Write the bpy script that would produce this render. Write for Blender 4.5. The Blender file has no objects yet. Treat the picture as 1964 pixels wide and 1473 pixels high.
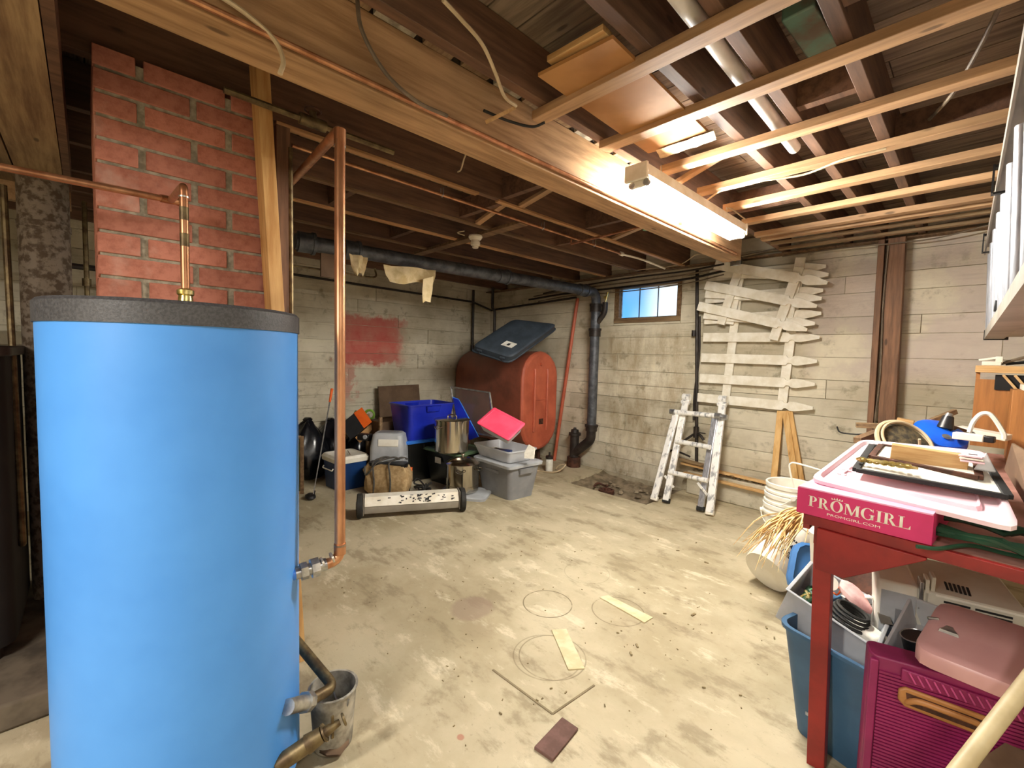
import bpy, math, random
from mathutils import Vector, Matrix
random.seed(7)
R_ = math.radians
sc = bpy.context.scene
COL = sc.collection

# ---------------------------------------------------------------- camera
cd = bpy.data.cameras.new('camera'); cam = bpy.data.objects.new('camera', cd); COL.objects.link(cam)
yaw, pitch, roll = R_(46.2172), R_(3.5654), R_(1.4827)
Fw = Vector((-math.sin(yaw)*math.cos(pitch), math.cos(yaw)*math.cos(pitch), -math.sin(pitch)))
Rt = Vector((math.cos(yaw), math.sin(yaw), 0)); Up = Rt.cross(Fw)
r_ = Rt*math.cos(roll)+Up*math.sin(roll); u_ = -Rt*math.sin(roll)+Up*math.cos(roll)
cam.matrix_world = Matrix(((r_.x, u_.x, -Fw.x, 0), (r_.y, u_.y, -Fw.y, 0), (r_.z, u_.z, -Fw.z, 1.35), (0, 0, 0, 1)))
cd.sensor_fit = 'HORIZONTAL'; cd.sensor_width = 36.0; cd.lens = 851.65*36/1964; cd.clip_start = .02
sc.camera = cam

# ---------------------------------------------------------------- world, lights, exposure
w = bpy.data.worlds.new('world'); sc.world = w; w.use_nodes = True
w.node_tree.nodes['Background'].inputs[0].default_value = (.55, .62, .75, 1)
w.node_tree.nodes['Background'].inputs[1].default_value = .35
def area(name, loc, rot, sx, sy, power, col):
    l = bpy.data.lights.new(name, 'AREA'); l.shape = 'RECTANGLE'; l.size = sx; l.size_y = sy
    l.energy = power; l.color = col
    o = bpy.data.objects.new(name, l); COL.objects.link(o); o.location = loc; o.rotation_euler = rot
    return o
# second shop light of the basement, behind the camera (out of the frame)
area('rear_shop_light', (-.55, -1.6, 2.12), (0, 0, 0), .12, 1.2, 50, (1, .94, .87))
area('side_fill_light', (.75, .35, 2.2), (0, 0, 0), .12, 1.2, 9, (1, .95, .88))  # added fill light for tank and bench, not a fixture of the room
sc.cycles.max_bounces = 14; sc.cycles.diffuse_bounces = 8; sc.cycles.sample_clamp_indirect = 6
sc.view_settings.view_transform = 'Standard'; sc.view_settings.look = 'None'
sc.view_settings.exposure = 1.1; sc.view_settings.gamma = 1.0; sc.view_settings.use_curve_mapping = False
TUBE_STRENGTH = 170

# ---------------------------------------------------------------- mesh helpers
def V(*a): return Vector(a if len(a) > 1 else a[0])
class MB:
    def __init__(s): s.v = []; s.f = []
    def add(s, vs, fs):
        n = len(s.v); s.v += [Vector(p) for p in vs]; s.f += [tuple(i+n for i in f) for f in fs]; return s
    def box(s, c, d, R=None):
        c = V(c); hx, hy, hz = d[0]/2, d[1]/2, d[2]/2
        ps = [V(x, y, z) for x in (-hx, hx) for y in (-hy, hy) for z in (-hz, hz)]
        if R is not None: ps = [R @ p for p in ps]
        return s.add([c+p for p in ps], [(0,1,3,2),(4,6,7,5),(0,4,5,1),(2,3,7,6),(0,2,6,4),(1,5,7,3)])
    def bx(s, x0, x1, y0, y1, z0, z1): return s.box(((x0+x1)/2, (y0+y1)/2, (z0+z1)/2), (abs(x1-x0), abs(y1-y0), abs(z1-z0)))
    def pp(s, o, a, b, c):
        o, a, b, c = V(o), V(a), V(b), V(c)
        return s.add([o, o+c, o+b, o+b+c, o+a, o+a+c, o+a+b, o+a+b+c], [(0,1,3,2),(4,6,7,5),(0,4,5,1),(2,3,7,6),(0,2,6,4),(1,5,7,3)])
    def beam(s, p0, p1, wd, ht, up=(0, 0, 1)):
        p0, p1 = V(p0), V(p1); d = (p1-p0); L = d.length; d.normalize()
        sd = d.cross(V(up)).normalized(); uu = sd.cross(d)
        return s.pp(p0-sd*wd/2-uu*ht/2, d*L, sd*wd, uu*ht)
    def loft(s, loops, cap0=True, cap1=True, closed=False):
        n0 = len(s.v); k = len(loops[0])
        vs = [p for l in loops for p in l]; fs = []
        m = len(loops)
        for i in range(m-1 if not closed else m):
            a = i*k; b = ((i+1) % m)*k
            for j in range(k):
                fs.append((a+j, a+(j+1) % k, b+(j+1) % k, b+j))
        if cap0 and not closed: fs.append(tuple(range(k-1, -1, -1)))
        if cap1 and not closed: fs.append(tuple(range((m-1)*k, m*k)))
        return s.add(vs, fs)
    def cyl(s, p0, p1, r0, r1=None, n=14, caps=True):
        p0, p1 = V(p0), V(p1); r1 = r0 if r1 is None else r1
        z = (p1-p0).normalized(); a = z.orthogonal().normalized(); b = z.cross(a)
        ring = lambda c, r: [c+(a*math.cos(t)+b*math.sin(t))*r for t in (2*math.pi*i/n for i in range(n))]
        return s.loft([ring(p0, r0), ring(p1, r1)], caps, caps)
    def tube(s, pts, r, n=8, closed=False, caps=True):
        pts = [V(p) for p in pts]; m = len(pts); loops = []
        a = None
        for i, p in enumerate(pts):
            if closed: t = pts[(i+1) % m]-pts[i-1]
            else: t = pts[min(i+1, m-1)]-pts[max(i-1, 0)]
            if t.length < 1e-9: t = V(0, 0, 1)
            t.normalize()
            a = t.orthogonal().normalized() if a is None else (a-t*a.dot(t)).normalized()
            b = t.cross(a); rr = r[i] if isinstance(r, (list, tuple)) else r
            loops.append([p+(a*math.cos(q)+b*math.sin(q))*rr for q in (2*math.pi*j/n for j in range(n))])
        return s.loft(loops, caps, caps, closed)
    def lathe(s, prof, c=(0, 0, 0), n=28, M=None, cap0=True, cap1=True):
        c = V(c); loops = []
        for r, z in prof:
            l = [V(r*math.cos(2*math.pi*i/n), r*math.sin(2*math.pi*i/n), z) for i in range(n)]
            loops.append([c+(M @ p if M is not None else p) for p in l])
        return s.loft(loops, cap0, cap1)
    def prism(s, poly, o, ex, ey, t):
        o, ex, ey = V(o), V(ex).normalized(), V(ey).normalized(); nn = ex.cross(ey)
        A = [o+ex*p[0]+ey*p[1] for p in poly]; B = [p+nn*t for p in A]
        return s.loft([A, B])
def rr(wd, d, r, z, k=4, cx=0, cy=0):
    out = []; r = min(r, wd/2-.001, d/2-.001)
    for qx, qy, a0 in ((1, 1, 0), (-1, 1, 90), (-1, -1, 180), (1, -1, 270)):
        for i in range(k+1):
            t = R_(a0+90*i/k); out.append(V(cx+qx*(wd/2-r)+r*math.cos(t), cy+qy*(d/2-r)+r*math.sin(t), z))
    return out
def cr(pts, k=6):
    P = [V(p) for p in pts]; P = [P[0]*2-P[1]]+P+[P[-1]*2-P[-2]]; out = []
    for i in range(1, len(P)-2):
        for j in range(k):
            t = j/k; a, b, c, d = P[i-1:i+3]
            out.append(.5*((2*b)+(c-a)*t+(2*a-5*b+4*c-d)*t*t+(3*b-a-3*c+d)*t**3))
    out.append(P[-2]); return out
def elbow(pts, r, k=5):
    """polyline with its corners rounded by radius r"""
    P = [V(p) for p in pts]; out = [P[0]]
    for i in range(1, len(P)-1):
        a = (P[i-1]-P[i]).normalized(); b = (P[i+1]-P[i]).normalized()
        for j in range(k+1):
            t = j/k; out.append((P[i]+a*r)*(1-t)**2+P[i]*2*t*(1-t)+(P[i]+b*r)*t*t)
    return out+[P[-1]]
def rz(a): return Matrix.Rotation(a, 3, 'Z')
def rx(a): return Matrix.Rotation(a, 3, 'X')
def ry(a): return Matrix.Rotation(a, 3, 'Y')

CEN = {}; WM = {}
def mesh(name, b, m, ang=35, center=None):
    c = Vector((0, 0, 0))
    if center is None and b.v:
        lo = Vector([min(p[i] for p in b.v) for i in range(3)]); hi = Vector([max(p[i] for p in b.v) for i in range(3)]); c = (lo+hi)/2
    elif center is not None: c = V(center)
    me = bpy.data.meshes.new(name); me.from_pydata([p-c for p in b.v], [], b.f)
    me.polygons.foreach_set('use_smooth', [True]*len(me.polygons)); me.update()
    import bmesh as _b
    q = _b.new(); q.from_mesh(me); _b.ops.recalc_face_normals(q, faces=q.faces); q.to_mesh(me); q.free()
    me.set_sharp_from_angle(angle=R_(ang))
    me.materials.append(m); return me, c
def bevel(o, wd, seg=2):
    md = o.modifiers.new('bevel', 'BEVEL'); md.width = wd; md.segments = seg; md.limit_method = 'ANGLE'; md.angle_limit = R_(40)
def thing(name, label, cat, loc=(0, 0, 0), rot=0, group=None, M=None):
    o = bpy.data.objects.new(name, None); COL.objects.link(o); o.empty_display_size = .05
    mw = Matrix.Translation(V(loc)) @ (M.to_4x4() if M is not None else Matrix.Rotation(rot, 4, 'Z'))
    o.matrix_world = mw; WM[o.name] = mw; CEN[o.name] = V(0, 0, 0)
    o['label'] = label; o['category'] = cat
    if group: o['group'] = group
    return o
def root_of(o):
    while o.parent: o = o.parent
    return o
def part(name, b, m, parent, bev=0, w=False, label=None, kind=None, ang=35):
    rt = root_of(parent)
    if w:
        inv = WM[rt.name].inverted(); b.v = [inv @ p for p in b.v]
    me, c = mesh(name, b, m, ang); o = bpy.data.objects.new(name, me); COL.objects.link(o)
    o.parent = parent; o.location = c-CEN[parent.name]; CEN[o.name] = c
    if bev: bevel(o, bev)
    if label: o['label'] = label
    if kind: o['kind'] = kind
    return o
def single(name, b, m, label, cat, group=None, bev=0, kind=None, ang=35):
    """a thing that is one mesh, built in world coordinates, origin at its base"""
    lo = Vector([min(p[i] for p in b.v) for i in range(3)]); hi = Vector([max(p[i] for p in b.v) for i in range(3)])
    c = V((lo.x+hi.x)/2, (lo.y+hi.y)/2, lo.z)
    me, c = mesh(name, b, m, ang, c); o = bpy.data.objects.new(name, me); COL.objects.link(o); o.location = c
    WM[o.name] = Matrix.Translation(c); CEN[o.name] = V(0, 0, 0)
    if label: o['label'] = label
    if cat: o['category'] = cat
    if group: o['group'] = group
    if kind: o['kind'] = kind
    if bev: bevel(o, bev)
    return o
def structure(name, b, m): return single(name, b, m, None, None, kind='structure')
def copy_tree(o, label=None, loc=None, rot=None, M=None, parent=None):
    c = o.copy(); COL.objects.link(c); c.parent = parent; CEN[c.name] = CEN[o.name]
    if parent is None:
        if M is not None: c.matrix_world = M
        else:
            if loc is not None: c.location = loc
            if rot is not None: c.rotation_euler = (0, 0, rot)
        if label: c['label'] = label
    for ch in list(o.children): copy_tree(ch, parent=c)
    return c

# ---------------------------------------------------------------- materials
def rgb(h):
    h = h.lstrip('#'); c = [int(h[i:i+2], 16)/255 for i in (0, 2, 4)]
    return tuple((x/12.92 if x <= .04045 else ((x+.055)/1.055)**2.4) for x in c)+(1,)
class NT:
    def __init__(s, name):
        s.m = bpy.data.materials.new(name); s.m.use_nodes = True; s.t = s.m.node_tree; s.n = s.t.nodes
        s.b = s.n['Principled BSDF']
    def new(s, typ, **k):
        x = s.n.new(typ)
        for a, v in k.items(): setattr(x, a, v)
        return x
    def set(s, x, **k):
        for a, v in k.items():
            i = x.inputs[int(a[1:])] if a[0] == '_' and a[1:].isdigit() else x.inputs[a.replace('_', ' ')]
            if hasattr(v, 'links') or hasattr(v, 'is_linked'): s.t.links.new(v, i)
            else: i.default_value = v
        return x
    def math(s, op, a, b=0, c=None):
        x = s.new('ShaderNodeMath', operation=op)
        for i, v in enumerate((a, b) if c is None else (a, b, c)):
            if hasattr(v, 'is_linked'): s.t.links.new(v, x.inputs[i])
            else: x.inputs[i].default_value = v
        return x.outputs[0]
    def mix(s, f, a, b, mode='MIX'):
        x = s.new('ShaderNodeMix', data_type='RGBA', blend_type=mode)
        for i, v in ((0, f), (6, a), (7, b)):
            if hasattr(v, 'is_linked'): s.t.links.new(v, x.inputs[i])
            else: x.inputs[i].default_value = v
        return x.outputs[2]
    def noise(s, vec, scale, det=4, rough=.6):
        x = s.new('ShaderNodeTexNoise'); x.inputs['Scale'].default_value = scale; x.inputs['Detail'].default_value = det; x.inputs['Roughness'].default_value = rough
        s.t.links.new(vec, x.inputs['Vector']); return x.outputs['Fac']
    def ramp(s, f, a, b): # smoothstep from a to b
        x = s.new('ShaderNodeMapRange', interpolation_type='SMOOTHSTEP'); s.t.links.new(f, x.inputs[0])
        x.inputs[1].default_value = a; x.inputs[2].default_value = b; return x.outputs[0]
    def scaled(s, vec, sc_):
        x = s.new('ShaderNodeMapping'); s.t.links.new(vec, x.inputs[0]); x.inputs['Scale'].default_value = sc_; return x.outputs[0]
    def obj(s): return s.new('ShaderNodeTexCoord').outputs['Object']
    def pos(s): return s.new('ShaderNodeNewGeometry').outputs['Position']
    def rnd(s): return s.new('ShaderNodeObjectInfo').outputs['Random']
    def col(s, v): s.t.links.new(v, s.b.inputs['Base Color'])
    def bump(s, h, d=.002, st=.6):
        x = s.new('ShaderNodeBump'); x.inputs['Strength'].default_value = st; x.inputs['Distance'].default_value = d
        s.t.links.new(h, x.inputs['Height']); s.t.links.new(x.outputs[0], s.b.inputs['Normal'])
    def fin(s, rough=.6, metal=0, spec=None):
        s.b.inputs['Roughness'].default_value = rough; s.b.inputs['Metallic'].default_value = metal
        if spec is not None: s.b.inputs['Specular IOR Level'].default_value = spec
        return s.m
MATS = {}
def pm(name, c1, c2=None, scale=12, rough=.5, metal=0, bump=0, lo=.35, hi=.65, stretch=None, spec=None, trans=0, alpha=1, vary=0):
    if name in MATS: return MATS[name]
    t = NT(name); c1 = rgb(c1); c2 = rgb(c2) if c2 else tuple(x*.75 for x in c1[:3])+(1,)
    v = t.obj()
    if stretch: v = t.scaled(v, stretch)
    n = t.noise(v, scale); c = t.mix(t.ramp(n, lo, hi), c1, c2)
    if vary:
        hs = t.new('ShaderNodeHueSaturation'); t.t.links.new(c, hs.inputs['Color'])
        t.t.links.new(t.math('ADD', t.math('MULTIPLY', t.rnd(), vary), 1-vary/2), hs.inputs['Value']); c = hs.outputs[0]
    t.col(c)
    if bump: t.bump(n, bump)
    if trans: t.b.inputs['Transmission Weight'].default_value = trans
    if alpha < 1: t.b.inputs['Alpha'].default_value = alpha
    MATS[name] = t.fin(rough, metal, spec); return MATS[name]
def wood(name, c1, c2, axis='y', rough=.65, vary=.35, knots=True):
    if name in MATS: return MATS[name]
    t = NT(name); st = {'x': (1.2, 16, 16), 'y': (16, 1.2, 16), 'z': (16, 16, 1.2)}[axis]
    add = t.new('ShaderNodeVectorMath', operation='ADD'); t.t.links.new(t.obj(), add.inputs[0])
    cx = t.new('ShaderNodeCombineXYZ'); r = t.rnd()
    for i in range(3): t.t.links.new(t.math('MULTIPLY', r, 37.0+i*11), cx.inputs[i])
    t.t.links.new(cx.outputs[0], add.inputs[1]); v = add.outputs[0]
    g = t.noise(t.scaled(v, st), 2.2, 6, .65); n2 = t.noise(v, 1.7, 3)
    c = t.mix(t.ramp(g, .3, .72), rgb(c1), rgb(c2)); c = t.mix(t.math('MULTIPLY', t.ramp(n2, .45, .75), .45), c, tuple(x*.45 for x in rgb(c2)[:3])+(1,))
    if knots:
        vo = t.new('ShaderNodeTexVoronoi'); vo.inputs['Scale'].default_value = 3.2; t.t.links.new(t.scaled(v, {'x': (1, 3, 3), 'y': (3, 1, 3), 'z': (3, 3, 1)}[axis]), vo.inputs['Vector'])
        k = t.ramp(vo.outputs['Distance'], .11, .05); c = t.mix(t.math('MULTIPLY', k, .75), c, tuple(x*.3 for x in rgb(c2)[:3])+(1,))
    hs = t.new('ShaderNodeHueSaturation'); t.t.links.new(c, hs.inputs['Color'])
    t.t.links.new(t.math('ADD', t.math('MULTIPLY', t.rnd(), vary), 1-vary/2), hs.inputs['Value']); t.col(hs.outputs[0])
    t.bump(g, .0015, .5); MATS[name] = t.fin(rough); return MATS[name]
def concrete_wall():
    t = NT('board_formed_concrete'); p = t.pos(); s = t.new('ShaderNodeSeparateXYZ'); t.t.links.new(p, s.inputs[0])
    X, Y, Z = s.outputs
    n1 = t.noise(p, 1.6, 6, .62); n2 = t.noise(p, 7, 6, .65); n3 = t.noise(t.scaled(p, (1, 1, 9)), 3, 5, .6); n4 = t.noise(p, 40, 3, .7)
    c = t.mix(t.ramp(n1, .35, .68), rgb('#dcd4bd'), rgb('#b9af96'))
    c = t.mix(t.math('MULTIPLY', t.ramp(n2, .55, .70), .6), c, rgb('#7d7259'))
    c = t.mix(t.math('MULTIPLY', t.ramp(n3, .52, .7), .35), c, rgb('#948a72'))
    c = t.mix(t.math('MULTIPLY', t.ramp(n2, .38, .2), .5), c, rgb('#f0ead8'))
    # lilac-white residue in broad patches right of the fence
    m = t.math('MULTIPLY', t.ramp(X, -1.1, -.9), t.ramp(n1, .42, .56)); m = t.math('MULTIPLY', m, t.ramp(Z, 1.15, 1.35))
    c = t.mix(t.math('MULTIPLY', m, .5), c, rgb('#cbbcb8'))
    # brown water stains under the window
    ns = t.noise(t.scaled(p, (4, 1, 1.5)), 2.2, 8, .75)
    m = t.math('MULTIPLY', t.ramp(X, -3.15, -2.95), t.ramp(X, -1.95, -2.2)); m = t.math('MULTIPLY', m, t.ramp(Z, 1.78, 1.6)); m = t.math('MULTIPLY', m, t.ramp(Y, 4.2, 4.3))
    c = t.mix(t.math('MULTIPLY', m, t.math('MULTIPLY', t.ramp(ns, .4, .66), .5)), c, rgb('#8f7449'))
    c = t.mix(t.math('MULTIPLY', m, t.math('MULTIPLY', t.ramp(ns, .46, .3), .4)), c, rgb('#e8dcbc'))
    # faded red paint on the left wall
    nr = t.math('MULTIPLY', t.math('SUBTRACT', n2, .5), .5)
    ya = t.math('ADD', Y, nr); za = t.math('ADD', Z, t.math('MULTIPLY', nr, .6))
    m = t.math('MULTIPLY', t.ramp(ya, 2.12, 2.2), t.ramp(ya, 3.1, 2.85)); m = t.math('MULTIPLY', m, t.math('MULTIPLY', t.ramp(za, 1.17, 1.25), t.ramp(za, 1.83, 1.76)))
    tail = t.math('MULTIPLY', t.math('MULTIPLY', t.ramp(ya, 2.16, 2.2), t.ramp(ya, 2.36, 2.3)), t.math('MULTIPLY', t.ramp(Z, .7, .85), t.ramp(Z, 1.4, 1.2)))
    m = t.math('MAXIMUM', m, t.math('MULTIPLY', tail, .6)); m = t.math('MULTIPLY', m, t.ramp(X, -5.0, -5.15))
    c = t.mix(t.math('MULTIPLY', m, t.math('ADD', t.math('MULTIPLY', t.ramp(n1, .7, .4), .4), .5)), c, rgb('#bd5148'))
    hs = t.new('ShaderNodeHueSaturation'); t.t.links.new(c, hs.inputs['Color'])
    t.t.links.new(t.math('ADD', t.math('MULTIPLY', t.rnd(), .2), .86), hs.inputs['Value']); t.col(hs.outputs[0])
    h = t.math('ADD', n2, t.math('MULTIPLY', n4, .35)); t.bump(t.math('ADD', h, n3), .006, .7)
    return t.fin(.9, 0, .2)
def concrete_floor():
    t = NT('worn_concrete_floor'); p = t.pos(); s = t.new('ShaderNodeSeparateXYZ'); t.t.links.new(p, s.inputs[0])
    X, Y, Z = s.outputs
    n1 = t.noise(p, 1.3, 7, .6); n2 = t.noise(p, 6, 6, .65); n3 = t.noise(p, 60, 3, .7); n4 = t.noise(t.scaled(p, (1, 2.2, 1)), 2.4, 7, .7)
    c = t.mix(t.ramp(n1, .35, .65), rgb('#bfb396'), rgb('#a39678'))
    c = t.mix(t.math('MULTIPLY', t.ramp(n4, .52, .64), .62), c, rgb('#84765c'))
    c = t.mix(t.math('MULTIPLY', t.ramp(n4, .45, .34), .7), c, rgb('#d6cbae'))
    c = t.mix(t.math('MULTIPLY', t.ramp(n2, .56, .7), .5), c, rgb('#7d6f56'))
    c = t.mix(t.math('MULTIPLY', t.ramp(n3, .62, .72), .35), c, rgb('#6d614c'))
    def dist(cx, cy):
        return t.math('SQRT', t.math('ADD', t.math('POWER', t.math('SUBTRACT', X, cx), 2), t.math('POWER', t.math('SUBTRACT', Y, cy), 2)))
    # rings left by buckets
    for cx, cy, r, st in ((-1.549, 1.798, .133, .8), (-1.25, 2.03, .137, .55), (-1.245, 1.49, .15, .5), (-1.262, 1.472, .152, .4), (-1.62, 2.25, .14, .2)):
        d = t.math('ABSOLUTE', t.math('SUBTRACT', dist(cx, cy), r))
        m = t.math('MULTIPLY', t.ramp(d, .0045, .0015), t.math('MULTIPLY', t.ramp(n2, .3, .5), st)); c = t.mix(m, c, rgb('#5d5138'))
    wob = t.math('MULTIPLY', t.math('SUBTRACT', n2, .5), .12)
    c = t.mix(t.math('MULTIPLY', t.ramp(t.math('ADD', dist(-1.79, 1.46), wob), .13, .09), .55), c, rgb('#8b7566'))
    c = t.mix(t.math('MULTIPLY', t.ramp(t.math('ADD', dist(-1.62, 1.36), wob), .12, .05), .3), c, rgb('#86745c'))
    c = t.mix(t.math('MULTIPLY', t.ramp(t.math('ADD', dist(-1.18, .923), t.math('MULTIPLY', wob, .2)), .014, .009), .6), c, rgb('#a35747'))
    # dirt flecks
    vo = t.new('ShaderNodeTexVoronoi'); vo.inputs['Scale'].default_value = 16; t.t.links.new(t.scaled(p, (1, 2, 1)), vo.inputs['Vector'])
    m = t.math('MULTIPLY', t.ramp(vo.outputs['Distance'], .13, .08), t.ramp(n1, .47, .55)); m = t.math('MULTIPLY', m, t.ramp(n2, .5, .56))
    c = t.mix(t.math('MULTIPLY', m, .6), c, rgb('#57492f'))
    t.col(c); t.bump(t.math('ADD', n2, t.math('MULTIPLY', n3, .3)), .004, .5); return t.fin(.75, 0, .3)
M_wall = concrete_wall(); M_floor = concrete_floor()
W_joist = wood('joist_wood', '#74543e', '#4e3728', 'y', .7, .3)
W_beam = wood('girder_wood', '#bf9a70', '#8f6c48', 'y', .7, .15)
W_strap = wood('strapping_wood', '#c09a70', '#997653', 'x', .6, .2)
W_sub = wood('subfloor_wood', '#8f7c66', '#5b4a3b', 'x', .75, .5)
W_post = wood('post_wood', '#8a6448', '#5c422f', 'z', .7, .15)
W_stud = wood('stud_wood', '#dcb072', '#b98345', 'z', .6, .1)
W_old = wood('old_board_wood', '#8c6f4e', '#5e452e', 'y', .75, .3)
W_oldx = wood('old_board_wood_cross', '#a08661', '#6d5238', 'x', .75, .3)
W_pale = wood('pale_wood', '#e3bd7f', '#c49451', 'z', .55, .1)
W_palex = wood('pale_wood_cross', '#e0bb84', '#b98b50', 'x', .55, .1)
W_ply = wood('plywood', '#b77a3e', '#94602e', 'z', .55, .1, False)
M_board = pm('hardboard', '#b07f49', '#9a6a38', 3, .7, bump=.0003)
M_mortar = pm('mortar', '#a89f8a', '#7f7765', 30, .95, bump=.004)
M_copper = pm('copper_pipe', '#cf9a72', '#a87350', 14, .36, .8, stretch=(1, 1, .3))
M_copperd = pm('aged_copper', '#80704f', '#574733', 18, .5, .75)
M_solder = pm('solder', '#d8d2c4', '#a9a294', 20, .35, .8)
M_iron = pm('cast_iron', '#63666b', '#44464a', 14, .5, .35, bump=.001)
M_irond = pm('dark_pipe_paint', '#37302b', '#241d19', 12, .5, .2, bump=.001)
M_rust = pm('rusty_iron', '#5e3a2a', '#3b2318', 20, .7, .3, bump=.002)
M_blue = pm('blue_tank_skin', '#5299e6', '#458bd9', 2.2, .42, lo=.3, hi=.8)
M_cap = pm('black_tank_cap', '#4c4c4e', '#38383a', 160, .5, bump=.0012)
M_galv = pm('galvanised_steel', '#c8c8c4', '#98989a', 20, .3, .85)
M_alu = pm('aluminium', '#dfe2e8', '#b9bcc4', 8, .3, .75, stretch=(8, 8, 1))
M_aludull = pm('dull_aluminium', '#a8a296', '#918b80', 3, .5, .55)
M_steel = pm('stainless_steel', '#d6cfc2', '#b9b2a4', 4, .16, 1.0, stretch=(1, 1, .2))
M_paintladder = pm('paint_splattered_aluminium', '#f6f4ee', '#a2a2a2', 26, .4, .2, bump=.001, lo=.5, hi=.66, stretch=(1, 1, .35))
M_white = pm('white_paint', '#f4efe0', '#e2dac4', 9, .5, bump=.0005)
M_whiteplastic = pm('white_plastic', '#f3efe2', '#e6e0cf', 6, .4)
M_frost = pm('frosted_plastic', '#e2e3e4', '#d2d4d6', 5, .35, alpha=.62, spec=.5)
M_clear = pm('clear_plastic', '#e9ecec', '#dde2e2', 5, .12, trans=.9)
M_glass = pm('glass_pane', '#f2f6f6', '#e6eeee', 3, .05, trans=.97)
M_black = pm('black_plastic', '#1b1b1d', '#111113', 10, .4)
M_rubber = pm('black_rubber', '#26241f', '#171613', 20, .75)
M_bag = pm('black_bag_film', '#17181c', '#0c0c0f', 9, .22, bump=.004)
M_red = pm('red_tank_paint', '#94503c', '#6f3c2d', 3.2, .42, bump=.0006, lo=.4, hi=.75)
M_redlit = pm('lit_red_tank_paint', '#c4664a', '#ab553c', 4, .4)  # lighter copy of the tank red, with the light put into the colour
M_redbench = pm('red_bench_paint', '#8f211c', '#761815', 5, .45, bump=.0006)
M_benchtop = pm('worn_pink_bench_top', '#b08074', '#8c6256', 5, .6)
M_grey = pm('grey_tote_plastic', '#8b8c8e', '#7c7d80', 5, .45)
M_greylid = pm('pale_grey_plastic', '#b8bbbd', '#a4a7a9', 5, .45)
M_royal = pm('royal_blue_plastic', '#1c2fb0', '#16259a', 4, .3)
M_sky = pm('sky_blue_plastic', '#3f86e6', '#3478d8', 4, .35)
M_navy = pm('navy_plastic', '#163a6e', '#10305e', 4, .35)
M_slate = pm('slate_blue_plastic', '#3c6486', '#325776', 5, .45)
M_slatelid = pm('mid_blue_plastic', '#4479b4', '#3a6ca4', 5, .4)
M_green = pm('sage_green_plastic', '#6f8a68', '#5d7857', 5, .5)
M_darktote = pm('smoke_black_plastic', '#22221f', '#171715', 5, .3)
M_pink = pm('coral_pink_plastic', '#ff5a78', '#f54a6a', 5, .4)
M_canvas = pm('tan_canvas', '#bfa377', '#a3865b', 30, .9, bump=.004)
M_strap = pm('grey_webbing', '#56524a', '#3e3b35', 30, .85)
M_orange = pm('orange_card', '#f26a1c', '#e55f14', 6, .6)
M_kraft = pm('kraft_cardboard', '#b98d5a', '#a57a49', 10, .85)
M_browncard = pm('brown_cardboard', '#6f5842', '#5d4835', 6, .85)
M_lidgrey = pm('charcoal_bin_plastic', '#39424b', '#2e363e', 10, .55)
M_label = pm('paper_label', '#e8e4d8', '#d3cebf', 20, .8)
M_magenta = pm('magenta_case', '#8f2157', '#7c1b4b', 5, .45)
M_tan = pm('tan_handle_plastic', '#b07a45', '#9a6836', 6, .5)
M_promo = pm('hot_pink_card', '#d12f6c', '#c52a62', 5, .55)
M_promoin = pm('pink_card_lining', '#efb3d0', '#e9a6c6', 5, .55)
M_tray = pm('white_tray_plastic', '#f1eaea', '#f0c4d0', 1.8, .35)  # off-white mixed with soft patches of pale pink
M_rose = pm('rose_plastic', '#c79a96', '#bb8c89', 4, .35)
M_beige = pm('beige_appliance_plastic', '#d9d4c4', '#c9c3b1', 4, .5)
M_hose = pm('green_hose', '#1f4a33', '#173a27', 8, .45)
M_brightblue = pm('bright_blue_plastic', '#1f63e0', '#184fc0', 4, .25)
M_brass = pm('brass_ornament', '#eadb9c', '#b8a050', 25, .25, .8)
M_pvc = pm('white_pvc_pipe', '#e6e2da', '#cfc9bd', 4, .35)
M_cable = pm('cream_cable', '#cdbb9a', '#b09c7a', 8, .6)
M_cabled = pm('grey_cable', '#7b6c58', '#5b4e3f', 8, .6)
M_cloth = pm('cream_cloth', '#d8c49a', '#b8a070', 8, .9, bump=.004)
M_straw = pm('dry_reed', '#e6cf9a', '#b98a4a', 12, .8)
M_flue = pm('mottled_flue_pipe', '#8f8273', '#5c4c3c', 30, .7, .2, bump=.001, lo=.42, hi=.6)
M_dirt = pm('wet_dirt', '#8f8068', '#625540', 9, .85, bump=.02)
M_dark = pm('soot_and_shade_black', '#120f0d', '#0a0807', 6, .8)
M_ink = pm('black_ink', '#1a1a1a', '#101010', 6, .7)
M_foil = pm('kraft_faced_foil', '#d8bf95', '#b0946a', 12, .5, .1, bump=.004)
M_porc = pm('white_porcelain', '#efe8d6', '#dcd3bd', 6, .3)
def brick_mat():
    t = NT('red_brick'); o = t.obj(); n = t.noise(o, 22, 5, .7); n2 = t.noise(t.pos(), 5, 4)
    c = t.mix(t.ramp(n, .4, .7), rgb('#b97a66'), rgb('#a06452')); c = t.mix(t.math('MULTIPLY', t.ramp(n2, .6, .75), .5), c, rgb('#cbab9b'))
    hs = t.new('ShaderNodeHueSaturation'); t.t.links.new(c, hs.inputs['Color'])
    t.t.links.new(t.math('ADD', t.math('MULTIPLY', t.rnd(), .3), .85), hs.inputs['Value']); t.col(hs.outputs[0]); t.bump(n, .003, .7); return t.fin(.85, 0, .2)
M_brick = brick_mat()
def emis(name, col, st):
    t = NT(name); t.b.inputs['Emission Color'].default_value = col; t.b.inputs['Emission Strength'].default_value = st
    t.b.inputs['Base Color'].default_value = (.9, .9, .9, 1); return t.fin(.4)
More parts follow.
